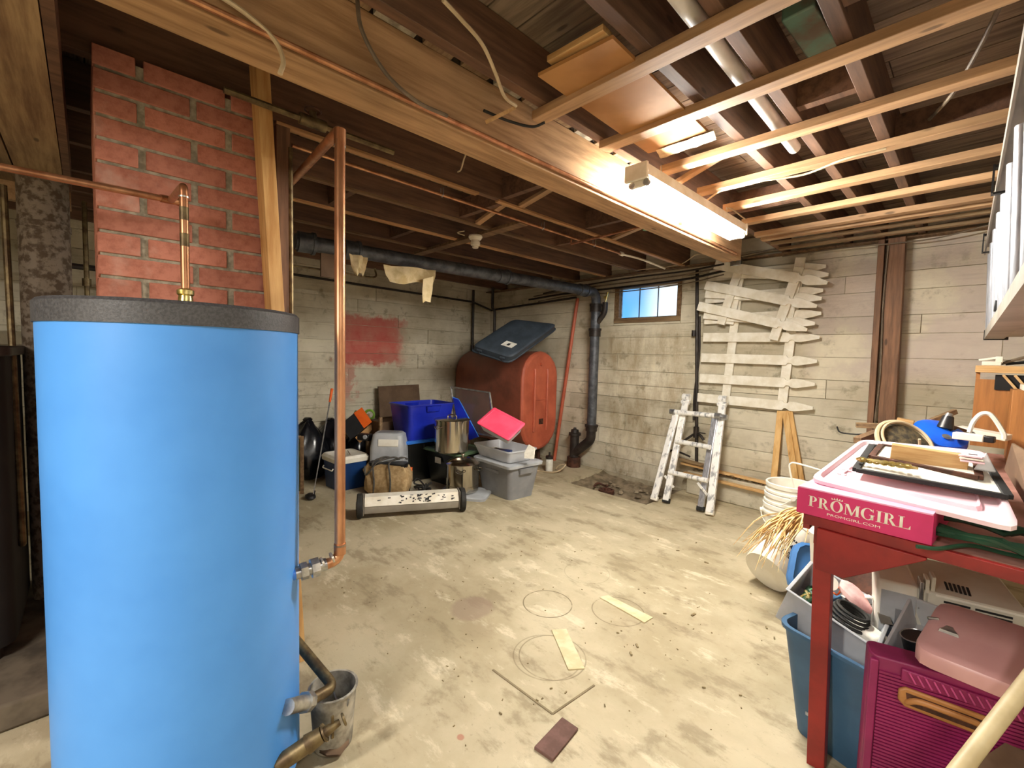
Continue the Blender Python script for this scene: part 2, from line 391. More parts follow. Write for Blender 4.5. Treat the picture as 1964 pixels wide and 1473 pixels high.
def sky_pane():
    t = NT('daylit_frosted_pane'); p = t.pos(); s = t.new('ShaderNodeSeparateXYZ'); t.t.links.new(p, s.inputs[0])
    n = t.math('ADD', t.math('MULTIPLY', t.noise(p, 2.2, 1, .4), .7), s.outputs[0])
    c = t.mix(t.ramp(n, -2.55, -1.95), rgb('#5aa4e6'), rgb('#dff2ff')); t.t.links.new(c, t.b.inputs['Emission Color'])
    t.b.inputs['Emission Strength'].default_value = .55; t.col(c); return t.fin(.2)
M_sky_pane = sky_pane(); M_tube = emis('lit_fluorescent_tube', (1, .96, .89, 1), TUBE_STRENGTH)

# ================================================================ SETTING
XL, XR, YF, YB, ZT = -5.22, 1.35, 4.5, -2.6, 2.505
PX0, PX1, PY0 = -3.06, -2.05, 3.74            # pit in the floor, against the far wall
b = MB(); b.bx(XL-.2, XR+.2, YB-.2, PY0, -.12, 0); b.bx(XL-.2, PX0, PY0, YF+.2, -.12, 0); b.bx(PX1, XR+.2, PY0, YF+.2, -.12, 0)
floor = structure('floor', b, M_floor)
# broken pit with wet dirt
b = MB(); n = 18; vs = []
for i in range(n+1):
    for j in range(n+1):
        x = PX0-.02+(PX1-PX0+.04)*i/n; y = PY0-.02+(YF-PY0+.1)*j/n
        e = min(i, n-i, j*1.0)/n
        vs.append((x, y, -.035-.05*min(1, e*6)+random.uniform(-.012, .012)+(.05*(j/n)**3)))
b.add(vs, [(i*(n+1)+j, (i+1)*(n+1)+j, (i+1)*(n+1)+j+1, i*(n+1)+j+1) for i in range(n) for j in range(n)])
part('pit_bottom', b, M_dirt, floor, w=True, kind='stuff')
b = MB()
for k in range(26):
    x = random.uniform(PX0+.2, PX1-.08); y = random.uniform(PY0+.25, YF-.1); r = random.uniform(.015, .05)
    b.lathe([(r*.5, -.3*r), (r, 0), (r*.7, r*.5)], (x, y, -.06), 6, rz(random.random())@rx(random.uniform(-.4, .4)))
part('rubble', b, M_dirt, floor, w=True, kind='stuff')
cap = (-2.602, 3.905, -0.030)
b = MB(); b.lathe([(.075, -.05), (.082, -.01), (.082, .012), (.06, .016), (.058, .006), (.02, .006), (.018, .03), (.0, .03)], cap, 22)
single('floor_drain', b, M_rust, 'round rusty drain clean-out cap in the dirt pit of the floor', 'drain cap')
b = MB(); b.tube([(cap[0]-.14+.07*math.cos(t), cap[1]+.1+.07*math.sin(t), -.03+.01*math.sin(3*t)) for t in [i*.35 for i in range(12)]], .012, 7)
single('pipe_hoop', b, M_rust, 'broken curved pipe rim beside the drain cap in the floor pit', 'pipe')
# floor patch grooves (cut square in the slab) as shallow raised edges
for p0, p1 in (((-1.358, 1.231, 0.000)[:2], (-1.028, 1.243, 0.000)[:2]), ((-1.028, 1.243, 0.000)[:2], (-1.010, 1.484, 0.000)[:2])):
    b = MB(); b.beam((p0[0], p0[1], .001), (p1[0], p1[1], .001), .008, .005)
    part('patch_edge', b, pm('dirt_line', '#8a7c60', '#776a50', 8, .9), floor, w=True)

def board_wall(name, axis, fixed, a0, a1, z0, z1, hole=None, sgn=1, slab=None):
    """cast wall with the print of its form boards: long shallow courses of slightly different depth"""
    b = MB()
    for (u0, u1, w0, w1) in slab:
        if axis == 'x': b.bx(u0, u1, fixed, fixed+.2*sgn, w0, w1)
        else: b.bx(fixed, fixed+.2*sgn, u0, u1, w0, w1)
    wl = structure(name, b, pm('joint_shade_concrete', '#b5aa90', '#958a72', 9, .95))  # slab coloured darker to put shade into the board joints
    z = z0
    while z < z1-.01:
        h = min(random.choice((.14, .15, .16, .19)), z1-z)
        if z1-z-h < .05: h = z1-z
        u = a0
        while u < a1-.01:
            L = random.uniform(1.6, 3.4); L = min(L, a1-u)
            if a1-u-L < .4: L = a1-u
            segs = [(u, u+L, z, z+h)]
            if hole:
                hx0, hx1, hz0, hz1 = hole
                if z < hz1 and z+h > hz0 and u < hx1 and u+L > hx0:
                    segs = []
                    if u < hx0: segs.append((u, hx0, z, z+h))
                    if u+L > hx1: segs.append((hx1, u+L, z, z+h))
                    m0, m1 = max(u, hx0), min(u+L, hx1)
                    if z < hz0: segs.append((m0, m1, z, hz0))
                    if z+h > hz1: segs.append((m0, m1, hz1, z+h))
            dp = random.uniform(.004, .014)
            for s0, s1, w0, w1 in segs:
                if s1-s0 < .02 or w1-w0 < .01: continue
                q = MB(); g = .002
                if axis == 'x': q.bx(s0+g, s1-g, fixed-dp*sgn, fixed+.002*sgn, w0+g, w1-g)
                else: q.bx(fixed-dp*sgn, fixed+.002*sgn, s0+g, s1-g, w0+g, w1-g)
                part('form_board_course', q, M_wall, wl, w=True, bev=.0015)
            u += L
        z += h
    return wl
HX0, HX1, HZ0, HZ1 = -2.98, -2.17, 1.765, 2.19
wall_far = board_wall('wall_far', 'x', YF, XL, XR, 0, ZT, (HX0, HX1, HZ0, HZ1), 1,
    [(XL-.2, HX0, -.1, ZT), (HX1, XR+.2, -.1, ZT), (HX0, HX1, -.1, HZ0), (HX0, HX1, HZ1, ZT)])
wall_left = board_wall('wall_left', 'y', XL, YB, YF, 0, ZT, None, -1, [(YB-.2, YF, -.1, ZT)])
b = MB(); b.bx(XR, XR+.2, YB-.2, YF, -.1, ZT); structure('wall_right', b, M_wall)
b = MB(); b.bx(XL, XR, YB-.2, YB, -.1, ZT); structure('wall_back', b, M_wall)
# wall footing curb, ledge board and rubble strip on the right half of the far wall
b = MB(); b.bx(-1.98, XR, YF-.1, YF-.009, 0, .235); part('footing_curb', b, M_wall, wall_far, bev=.012, w=True)
b = MB()
for k in range(60):
    x = random.uniform(-1.95, -1.1); r = random.uniform(.008, .022)
    b.lathe([(r*.6, -.3*r), (r, 0), (r*.5, r*.5)], (x, random.uniform(YF-.08, YF-.02), .245), 6, rx(random.random()))
part('rubble', b, M_dirt, wall_far, w=True, kind='stuff')
for i, (x0, x1, y0, z0_, m) in enumerate(((-2.05, -1.15, YF-.075, .285, W_palex), (-2.0, -.9, YF-.12, .2, W_palex), (-2.15, -1.75, YF-.09, .335, W_oldx))):
    b = MB(); b.beam((x0, y0, z0_+.01), (x1, y0-.01, z0_-.02), .05, .022)
    single('ledge_board', b, m, ['thin pale board resting along the wall footing left of the stakes', 'lower pale board lying against the footing behind the ladder foot', 'short brown board end at the foot of the black vertical pipe'][i], 'board', bev=.002)

# ---- window_1
b = MB()
fx0, fx1, fz0, fz1 = HX0, HX1, HZ0, HZ1
win = structure('window_1', MB().bx(fx0, fx1, YF+.10, YF+.13, fz0, fz0+.03).bx(fx0, fx1, YF+.10, YF+.13, fz1-.03, fz1).bx(fx0, fx0+.03, YF+.10, YF+.13, fz0, fz1).bx(fx1-.03, fx1, YF+.10, YF+.13, fz0, fz1), W_old)
gx0, gx1, gz0, gz1 = -2.905, -2.228, 1.83, 2.152
for nm, q in (('window_sill', (fx0, fx1, YF-.02, YF+.12, fz0, gz0-.012)), ('window_head', (fx0, fx1, YF-.015, YF+.12, gz1+.005, fz1)),
              ('window_jamb', (fx0, gx0-.012, YF-.015, YF+.12, gz0-.012, gz1+.005)), ('window_jamb', (gx1+.012, fx1, YF-.015, YF+.12, gz0-.012, gz1+.005))):
    part(nm, MB().bx(*q), W_oldx if 'jamb' not in nm else W_old, win, bev=.003, w=True)
wd3 = (gx1-gx0)/3
for k in range(3):
    part('pane', MB().bx(gx0+k*wd3+.003, gx0+(k+1)*wd3-.003, YF+.04, YF+.048, gz0, gz1), M_sky_pane, win, w=True)
for k in (1, 2):
    part('mullion', MB().bx(gx0+k*wd3-.003, gx0+k*wd3+.003, YF+.025, YF+.055, gz0-.01, gz1+.01), M_irond, win, w=True)
part('sash_edge', MB().bx(gx0-.012, gx0, YF+.03, YF+.055, gz0-.012, gz1+.005).bx(gx1, gx1+.012, YF+.03, YF+.055, gz0-.012, gz1+.005).bx(gx0, gx1, YF+.03, YF+.055, gz0-.012, gz0), M_galv, win, w=True)

# ---- ceiling: slab, subfloor boards, joists, girder, strapping
ceiling = structure('ceiling', MB().bx(XL-.2, XR+.2, YB-.2, YF+.2, ZT+.022, ZT+.1), M_dark)
y = YB
while y < YF:
    h = .138; xs = [XL, random.uniform(-3.6, -2.6), random.uniform(-1.2, -.2), XR]
    for i in range(3):
        part('subfloor_board', MB().bx(xs[i]+.002, xs[i+1]-.002, y+.003, y+h-.003, ZT, ZT+.021), W_sub, ceiling, w=True)
    y += h
ZJ = 2.315
JX = [-1.215, -.775, -.56, -.335, .09, .5, .92, -2.12, -2.62, -3.06, -3.53, -3.98, -4.42, -4.86]
for x in JX:
    part('joist', MB().bx(x-.021, x+.021, YB, YF, ZJ, ZT-.002), W_joist, ceiling, w=True, bev=.002)
part('girder', MB().bx(-1.425, -1.292, YB, 3.62, 2.125, ZJ+.03), W_beam, ceiling, w=True, bev=.004)
part('girder_packing', MB().bx(-1.40, -1.31, YB, 3.62, ZJ+.032, ZT-.002), W_sub, ceiling, w=True)
# plaster crumbs and shingle strips packed between girder and floor
for k in range(26):
    y = -.3+k*.155
    part('packing_shingle', MB().box((-1.275, y+.07, 2.352), (.03, random.uniform(.11, .148), .02), ry(random.uniform(-.15, .15))), W_oldx if k % 3 else M_mortar, ceiling, w=True)
straps = [(-1.27, 1.317), (-1.22, 1.696), (-1.15, 2.11), (-1.14, 2.51), (-1.14, 2.875), (-1.16, 3.247), (-1.2, 3.62), (-1.2, 3.76)]
for i, (x, y) in enumerate(straps):
    part('strapping_board', MB().bx(x, XR, y-.031, y+.031, 2.28, 2.313), W_strap, ceiling, w=True, bev=.002)
for y in (3.98, 4.2):
    part('strapping_board', MB().bx(-1.2, XR, y-.02, y+.02, 2.29, 2.313), W_oldx, ceiling, w=True, bev=.002)
W_litedge = wood('lit_joist_edge_wood', '#c79a68', '#9c7248', 'y', .65, .2)
for x, y0_, y1_, m in ((-2.115, .6, 1.70, W_litedge), (-2.115, 1.86, YF-.12, W_litedge), (-2.62, .3, 4.2, W_old), (-3.06, .2, YF-.12, W_litedge), (-3.53, .4, YF-.12, W_old), (-3.98, 1.6, YF-.12, W_old)):
    part('lit_joist_edge', MB().bx(x-.019, x+.019, y0_, y1_, 2.301, ZJ-.001), m, ceiling, w=True, bev=.001)  # added strips: paler wood stands in for the lit joist bottoms
# blocking between the joists of the left bay and bridging struts
for x0, x1, y in ((-2.12, -1.43, 1.9), (-2.62, -2.12, 1.95), (-2.12, -1.43, 2.75), (-2.62, -2.12, 3.0), (-3.06, -2.62, 1.2), (-3.53, -3.06, 1.9), (-.775, -1.215, 3.1), (-.56, -.335, 2.0), (-.335, .09, 2.6), (-.335, .09, 1.5)):
    part('blocking', MB().bx(min(x0, x1)+.022, max(x0, x1)-.022, y-.02, y+.02, ZJ+.01, ZT-.06), W_joist, ceiling, w=True)
for x0, x1, y in ((-2.12, -1.43, 2.05), (-2.62, -2.12, 2.1), (-2.12, -1.43, 3.1), (-1.2, -.8, 2.35)):
    part('bridging_strut', MB().beam((x0, y, ZJ+.0), (x1, y, ZT-.06), .045, .02), W_strap, ceiling, w=True)
# ledger lines at the far wall and nails
part('sill_plate', MB().bx(XL, XR, YF-.10, YF-.012, 2.30, ZJ-.002), W_old, ceiling, w=True)
# boards of the lower soffit far left
for k in range(6):
    part('soffit_board', MB().bx(-3.35, -.9, -.06-.16*(k+1)+.003, -.06-.16*k-.003, 2.15, 2.17), W_oldx, ceiling, w=True)
part('soffit_end_board', MB().bx(-3.39, -3.35, -1.1, -.04, 2.06, 2.17), W_strap, ceiling, w=True, bev=.002)
part('soffit_side_board', MB().bx(-3.35, -.9, -.06, -.035, 2.15, 2.31), W_joist, ceiling, w=True)

# ---- hardboard sheet, foil-faced scrap and white pipe above the strapping
b = MB(); A, B_, C_, D_ = [V(*p) for p in ((-1.091, 1.130, 2.303), (-0.809, 1.153, 2.303), (-0.836, 1.944, 2.303), (-1.109, 1.894, 2.303))]
for q in (A, B_, C_, D_): q.z = 2.3
A.z = D_.z = 2.3; b.loft([[A, B_, C_, D_], [q+V(0, 0, .012) for q in (A, B_, C_, D_)]])
for q in b.v: q.z -= .0
single('hardboard_sheet', b, M_board, 'large orange-brown hardboard sheet lying on the ceiling strapping', 'board')
b = MB(); P4 = [(-1.081, 1.808, 2.300), (-0.825, 1.806, 2.300), (-0.825, 1.922, 2.300), (-1.105, 1.896, 2.300)]
q0 = V(P4[0]); e1 = V(P4[1])-q0; e2 = V(P4[3])-q0
n = 9; vs = [(q0+e1*i/n+e2*j/4+V(.02, .07, random.uniform(-.006, .0)-.004)) for i in range(n+1) for j in range(5)]
b.add(vs, [(i*5+j, (i+1)*5+j, (i+1)*5+j+1, i*5+j+1) for i in range(n) for j in range(4)])
b.add([p+V(0, 0, .008) for p in vs], [(i*5+j, (i+1)*5+j, (i+1)*5+j+1, i*5+j+1) for i in range(n) for j in range(4)])
single('foil_scrap', b, M_foil, 'crinkled shiny kraft insulation scrap beside the hardboard sheet overhead', 'insulation')
b = MB(); b.cyl((-0.635, 1.159, 2.360), (-0.656, 2.426, 2.360), .026, n=18)
single('white_drain_pipe', b, M_pvc, 'white plastic pipe between the joists above the strapping', 'pipe')
b = MB(); b.beam((-1.042, 1.143, 2.330), (-0.828, 1.152, 2.330), .05, .02)
single('loose_overhead_board', b, W_palex, 'narrow pale board tucked above the hardboard sheet', 'board', bev=.002)
b = MB(); b.beam((-0.438, 1.563, 2.420), (-0.421, 1.883, 2.420), .09, .05)
single('green_overhead_duct', b, pm('verdigris', '#5f7f6d', '#6a5a48', 9, .5, .3), 'weathered green metal strip between joists at the top of the frame', 'metal strip', bev=.006)

# ---- fluorescent shop light
lx, ly0, ly1, lz = -1.10, 1.79, 3.01, 2.2
t = thing('fluorescent_shop_light', 'white lit fluorescent shop light hanging under the strapping', 'ceiling light', (lx, (ly0+ly1)/2, 2.278))
q = MB(); L = ly1-ly0; H = lambda z: z-2.278
prof = [(-.052, H(2.163)), (-.045, H(2.215)), (.045, H(2.215)), (.052, H(2.163))]
q.loft([[V(x, yy, z) for x, z in prof] for yy in (-L/2, L/2)]); part('housing', q, M_white, t, bev=.001)
for s in (-1, 1):
    part('end_cap', MB().bx(-.055, .055, s*L/2-.012, s*L/2+.006, H(2.145), H(2.216)), M_white, t, bev=.003)
    part('lamp_holder', MB().bx(-.045, .045, s*(L/2-.03)-.01, s*(L/2-.03)+.01, H(2.125), H(2.207)), M_whiteplastic, t, bev=.003)
    part('hanger', MB().tube([(0, s*.4, H(2.215)), (.004, s*.4, H(2.25)), (0, s*.4, 0)], .002, 5), M_galv, t)
for s in (-1, 1):
    tb = part('fluorescent_tube', MB().cyl((s*.036, -L/2+.035, H(2.138)), (s*.036, L/2-.035, H(2.138)), .0145, n=14), M_tube, t)
    for e in (-1, 1): part('tube_end', MB().cyl((s*.036, e*(L/2-.036), H(2.138)), (s*.036, e*(L/2-.018), H(2.138)), .015, n=12), M_galv, tb)
part('power_cord', MB().tube(cr([(0, L/2-.2, H(2.217)), (.05, L/2-.3, H(2.24)), (.02, L/2+.05, H(2.262))]), .004, 6), M_cable, t)

# ================================================================ CHIMNEY, STUDS
t = thing('brick_chimney', 'red brick chimney stack rising behind the blue water tank', 'chimney', (-2.3, .295, 0))
cx0, cx1, cy0, cy1 = -2.6, -2.05, .035, .56
part('mortar_core', MB().bx(cx0+.006, cx1-.006, cy0+.006, cy1-.006, 0, 2.31), M_mortar, t, w=True)
z = .004; k = 0; hb = .0655
while z < 2.28:
    ys = ((.035, .147, .165, .407, .425, .56), (.035, .297, .315, .56))[k % 2]
    for i in range(0, len(ys), 2):
        j = random.uniform(-.002, .002)
        part('brick', MB().bx(cx1-.1, cx1+j, ys[i]+random.uniform(0, .004)*(i > 0), ys[i+1]-random.uniform(0, .003)*(i+2 < len(ys)), z+random.uniform(0, .002), z+hb), M_brick, t, w=True, bev=.003)
    xs = ((-2.6, -2.39, -2.375, -2.165), (-2.6, -2.5, -2.485, -2.27, -2.255, -2.165))[k % 2]
    for yy0, yy1 in ((cy0, cy0+.1), (cy1-.1, cy1)):
        for i in range(0, len(xs), 2): part('brick', MB().bx(xs[i], xs[i+1]-.003, yy0, yy1, z, z+hb), M_brick, t, w=True)
    z += .0755; k += 1
b = MB(); b.beam((-1.990, 0.509, 2.454), (-1.990, 0.558, 1.508), .03, .062, (0, 1, 0)); q0, q1 = V((-1.990, 0.509, 2.454)), V((-1.990, 0.558, 1.508))
b = MB(); b.beam(q0, q1+(q1-q0)/(q1-q0).length*1.53, .085, .05, (0, 1, 0))
single('pale_stud', b, W_stud, 'pale upright lumber stud at the right edge of the chimney', 'stud', bev=.002)
b = MB(); b.bx(-2.14, -2.10, .60, .655, .0, 2.313)
single('dark_stud', b, W_post, 'dark upright board just behind the pale stud', 'stud', bev=.002)
b = MB(); b.tube([(-2.05, .64, 0), (-2.05, .64, 2.2)], .009, 8)
single('thin_vertical_conduit', b, M_copperd, 'thin brown conduit running down behind the pale stud', 'conduit')

# ================================================================ BLUE TANK
TX, TY, TR, TH = -1.553, .2, .29, 1.458
t = thing('blue_water_tank', 'tall blue cylindrical water storage tank with black cap in the left foreground', 'water tank', (TX, TY, 0))
part('jacket', MB().lathe([(TR-.01, .05), (TR, .055), (TR, TH-.05)], n=96), M_blue, t)
part('base_ring', MB().lathe([(TR-.015, 0), (TR-.012, .06)], n=64), M_cap, t)
part('cap', MB().lathe([(TR-.0, TH-.056), (TR+.004, TH-.056), (TR+.004, TH-.008), (TR-.003, TH), (TR-.05, TH+.004), (0, TH+.006)], n=96, cap1=False), M_cap, t)
part('seam', MB().box((-TR-.001, 0, .75), (.006, .02, 1.35)), M_sky, t)
tp = (-1.550, 0.204, 1.489); tpy = tp[1]
u1 = V((-1.386, 0.492, 0.677)); u0 = V((-1.392, 0.442, 0.673))
part('flange', MB().cyl(u0-(u1-u0)*.6, u0+(u1-u0)*.1, .018, n=12), M_sky, t, w=True)

# copper supply riser (right side of the tank)
pA, pB = V((-1.379, 0.574, 0.701)), V((-1.465, 0.607, 2.065)); pC = V((-2.585, 0.782, 2.204))
t = thing('tall_copper_riser', 'tall thick copper riser right of the blue tank, elbowed at top and bottom', 'pipe', pA)
b = MB(); pts = elbow([u1+(u0-u1)*.25, pA+V(0, 0, -.02), pB, pC], .035); b.tube(pts, .0165, 14); part('pipe', b, M_copper, t, w=True)
for c_, d_ in ((pA+V(0, 0, .03), V(0, 0, 1)), (pB-V(0, 0, .055), V(0, 0, 1)), (u1+(pA-u1)*.35, (pA-u1).normalized()), (u1+(pA-u1)*.7, (pA-u1).normalized())):
    part('solder_joint', MB().cyl(c_-d_*.003, c_+d_*.003, .0185, n=14), M_solder, t, w=True)
dd = (u1-u0).normalized()
part('union_nut', MB().cyl(u0+dd*.015, u0+dd*.035, .026, n=6), M_galv, t, w=True)
part('union_nut', MB().cyl(u0+dd*.045, u0+dd*.068, .03, n=8), M_galv, t, w=True)
part('union_body', MB().cyl(u0, u0+dd*.09, .019, n=14), M_galv, t, w=True)
part('coupling', MB().cyl(pB-V(0, 0, .05), pB-V(0, 0, .0), .0185, n=14), M_copper, t, w=True)
part('coupling', MB().cyl(pA+V(0, 0, .0), pA+V(0, 0, .035), .0185, n=14), M_copper, t, w=True)
# small copper pipe on top of the tank
rA, rB = V(TX+.0, (-1.489, 0.196, 1.484)[1], TH+.004), V((-1.511, 0.200, 1.785))
rA.x = rB.x; rA.y = rB.y
t = thing('tank_top_copper_pipe', 'thin copper riser out of the tank cap in front of the bricks', 'pipe', rA)
pJ = V((-1.941, 0.221, 1.853))
part('pipe', MB().tube(elbow([rA, rB, pJ], .014), .0105, 12), M_copper, t, w=True)
part('brass_base', MB().lathe([(.026, 0), (.026, .008), (.018, .014), (.016, .03), (.02, .034), (.02, .045), (.013, .05)], rA, 12), M_brass, t, w=True)
part('solder_joint', MB().cyl(rB-V(0, 0, .03), rB-V(0, 0, .026), .0125, n=12), M_solder, t, w=True)
for k in (.09, .16): part('pipe_label', MB().cyl(rB-V(0, 0, k), rB-V(0, 0, k-.035), .0108, n=12), M_copperd, t, w=True)
t = thing('horizontal_copper_pipe', 'long thin copper pipe crossing the chimney bricks to the left edge', 'pipe', pJ)
dY = V((-1.840, -0.156, 1.821)); e = (dY-pJ)
part('pipe', MB().tube([pJ+e*-.05, pJ+e*1.6], .0105, 12), M_copper, t, w=True)
part('tee', MB().cyl(pJ-e.normalized()*.03, pJ+e.normalized()*.03, .013, n=12), M_copper, t, w=True)
part('stub_cap', MB().cyl(pJ-e.normalized()*.035, pJ-e.normalized()*.02, .015, n=12), M_copper, t, w=True)

# lower fittings right of the tank
def Q(*a): return V(*a)
l0, l1, l2, l3 = V((-1.661, 0.519, 0.307)), V((-1.438, 0.571, 0.230)), V((-1.389, 0.479, 0.248)), V((-1.347, 0.425, 0.291))
t = thing('lower_return_pipe', 'aged elbowed copper pipe low on the right side of the blue tank', 'pipe', l2)
b = MB(); b.tube(elbow([l0+(l0-l1)*1.0, l1+(l1-l0)*.06, l2], .035), .0175, 14); part('pipe', b, M_copperd, t, w=True)
part('solder_joint', MB().cyl(l2+(l1-l2)*.08, l2+(l1-l2)*.16, .0195, n=14), M_solder, t, w=True)
part('union_nut', MB().cyl(l2, l2+(l3-l2)*.35, .03, n=8), M_galv, t, w=True)
part('union_body', MB().cyl(l2+(l3-l2)*.3, l3+(l3-l2)*.5, .022, n=12), M_galv, t, w=True)
v0, v1, v2 = V((-1.308, 0.411, 0.174)), V((-1.285, 0.482, 0.206)), V((-1.279, 0.533, 0.219))
t = thing('brass_drain_valve', 'old brass drain valve with small wheel at the foot of the tank', 'valve', v1)
part('tail_pipe', MB().cyl(v0+(v0-v1)*.6, v0+(v1-v0)*.5, .024, n=14), M_copperd, t, w=True)
part('valve_body', MB().cyl(v0+(v1-v0)*.45, v1, .028, .022, n=14), M_copperd, t, w=True)
part('spout', MB().cyl(v1, v2, .018, .009, n=12).cyl(v1+(v1-v0)*.05, v1+(v1-v0)*.12, .026, n=12), M_copperd, t, w=True)
d = (v2-v1).normalized(); a = d.orthogonal().normalized()
part('handwheel', MB().tube([v2+d*.012+(a*math.cos(q)+d.cross(a)*math.sin(q))*.016 for q in [i*math.pi/8 for i in range(16)]], .004, 6, True).beam(v1+d*.03-V(0, 0, .035), v1+d*.03+V(0, 0, .035), .008, .006, (1, 0, 0)), M_copperd, t, w=True)
vp = V((-1.407, 0.431, 0.573))
t = thing('tank_side_copper_pipe', 'thin reddish copper pipe standing close along the tank side', 'pipe', (vp.x, vp.y, 0))
part('pipe', MB().tube([V((-1.407, 0.433, 0.589)), V((-1.392, 0.419, 0.254))], .009, 10), M_copper, t, w=True)
part('black_fitting', MB().cyl(V((-1.394, 0.418, 0.267)), V((-1.392, 0.412, 0.190)), .017, n=12), M_irond, t, w=True)
# grey paint-stained bucket on the floor behind the valve
bk = (-1.439, 0.493, 0.000)
t = thing('grey_drip_bucket', 'stained grey bucket on the floor under the tank drain valve', 'bucket', (-1.46, .585, 0))
M_buck = pm('stained_grey_bucket', '#b9b3a4', '#5f5a50', 9, .6)
part('body', MB().lathe([(0, .004), (.062, .004), (.076, .2), (.081, .2), (.081, .205), (.073, .205), (.06, .012), (0, .012)], n=28, cap0=False, cap1=False), M_buck, t)
part('handle', MB().tube([(.078*math.cos(q), .02, .19+.0*q+.10*math.sin(q)*-.6) for q in [i*math.pi/12 for i in range(13)]], .003, 6), M_galv, t)
# dry leaf / rag
b = MB(); rg = V((-1.429, 0.575, 0.010)); n = 8; vs = []
for i in range(n):
    a = 2*math.pi*i/n; r = random.uniform(.03, .055); vs.append(rg+V(r*math.cos(a), r*math.sin(a), random.uniform(.002, .03)))
vs.append(rg+V(0, 0, .03)); b.add(vs, [(i, (i+1) % n, n) for i in range(n)])
b.add([p-V(0, 0, .006) for p in vs], [(i, (i+1) % n, n) for i in range(n)])
single('crumpled_paper', b, M_browncard, 'crumpled brown paper scrap on the floor beside the drip bucket', 'scrap')

# ================================================================ DARK BOILER CORNER (far left)
b = MB(); b.bx(-3.4, -2.25, -1.2, -.11, 0, .1); single('boiler_pad', b, pm('sooty_concrete', '#6d6252', '#443c31', 5, .95, bump=.006), 'rough concrete pad on the floor at the far left', 'concrete pad', bev=.012)
t = thing('boiler', 'black sooty boiler standing on the concrete pad at the far left', 'boiler', (-2.9, -.6, .1))
part('casing', MB().loft([rr(.7, .74, .08, z) for z in (.06, 1.2)]), M_dark, t)
part('top_cover', MB().loft([rr(.74, .78, .08, z) for z in (1.2, 1.24)]), M_irond, t, bev=.006)
part('door', MB().bx(.35, .37, -.2, .2, .3, .75), M_irond, t, bev=.008)
for sx in (-1, 1):
    for sy in (-1, 1): part('foot', MB().cyl((sx*.28, sy*.3, 0), (sx*.28, sy*.3, .06), .03), M_irond, t)
fl = V((-3.157, -0.133, 1.880))
t = thing('flue_pipe', 'mottled grey round flue pipe standing left of the chimney', 'flue pipe', (fl.x, fl.y, 0))
part('pipe', MB().cyl((0, 0, 0), (0, 0, 2.14), .09, n=36), M_flue, t)
part('collar', MB().cyl((0, 0, 1.9), (0, 0, 1.93), .094, n=36), M_flue, t)
p0, p1 = V((-2.878, -0.237, 1.513)), V((-2.771, -0.217, 0.491))
b = MB(); b.tube(elbow([p0+V(0, 0, .5), p1, p1+V(-.12, -.02, 0)], .02), .012, 10)
single('boiler_side_pipe', b, M_copperd, 'dim copper pipe dropping in front of the boiler at the left edge', 'pipe')
for i, (a, c_, r, lb) in enumerate((((-4.201, 0.012, 1.920), (-4.180, 0.014, 1.692), .014, 'short bright pipe stub between flue and chimney'), )):
    a, c_ = V(a), V(c_); b = MB(); b.tube([V(a.x, a.y, 2.31), V(a.x, a.y, 0)], r, 10); b.cyl((a.x, a.y, 1.75), (a.x, a.y, 1.8), .024)
    single('flue_side_pipe', b, M_copperd, lb, 'pipe')
b = MB(); b.tube(elbow([(-5.0, -.2, 2.31), (-5.0, -.2, 1.9), (-4.4, -.2, 1.9), (-4.4, .6, 1.9), (-4.4, .6, 2.31)], .05), .02, 8); single('back_room_pipe', b, M_irond, 'dark pipe deep in the shade behind the flue pipe', 'pipe')
b = MB(); b.bx(-4.9, -4.5, -.3, .1, 0, 1.5); single('green_metal_cabinet', b, pm('dull_green_paint', '#3d5546', '#2f4437', 4, .5), 'dull green metal cabinet in the dark behind the flue pipe', 'cabinet', bev=.01)

# ================================================================ OVERHEAD PIPES
# cast iron drain
ax = -3.4; c0 = V((-3.400, 1.089, 2.128)); c1 = V((-3.420, 4.452, 2.128)); dx_ = (-3.152, 4.360, 1.643)[0]; c1 = V(dx_, 4.36, c1.z)
t = thing('cast_iron_drain_pipe', 'thick black cast iron drain pipe under the joists, dropping at the far wall', 'drain pipe', (dx_, 4.36, 0))
dn = V((-3.207, 4.360, 0.501))
ft = V((-3.380, 4.360, 0.098))
part('pipe', MB().tube(elbow([c0, c1, V(dx_, 4.36, dn.z)], .11, 8), .055, 20), M_iron, t, w=True)
for f_ in (.02, .12):
    q = c0+(c1-c0)*f_; u = (c1-c0).normalized(); part('hub', MB().cyl(q-u*.05, q+u*.05, .072, n=20).cyl(q+u*.045, q+u*.065, .08, n=20), M_iron, t, w=True)
for f_ in (.575, .93):
    q = c0+(c1-c0)*f_; u = (c1-c0).normalized(); part('hub', MB().cyl(q-u*.07, q+u*.05, .066, n=20).cyl(q+u*.03, q+u*.055, .074, n=20), M_iron, t, w=True)
z1 = 1.948; z2 = 1.659
for zz in (z1, z2): part('hub', MB().cyl((dx_, 4.36, zz-.05), (dx_, 4.36, zz+.03), .068, n=20).cyl((dx_, 4.36, zz+.02), (dx_, 4.36, zz+.045), .076, n=20), M_irond, t, w=True)
w0 = V(dx_, 4.36, z2+.08); w1 = V((-3.023, 4.360, 1.882)); w2 = V((-2.991, 4.360, 2.119))
part('wye_branch', MB().tube(elbow([w0, w1, w1+V(0, 0, .12)], .05), .032, 14), M_irond, t, w=True)
part('brass_plug', MB().cyl(w1+V(0, 0, .12), w2, .012, n=10).cyl(w1+V(0, 0, .16), w1+V(0, 0, .19), .022, n=8), M_brass, t, w=True)
tr0 = V(dx_, 4.36, dn.z)
tp_ = V((-3.395, 4.360, 0.423)); bt = V((-3.399, 4.360, 0.147))
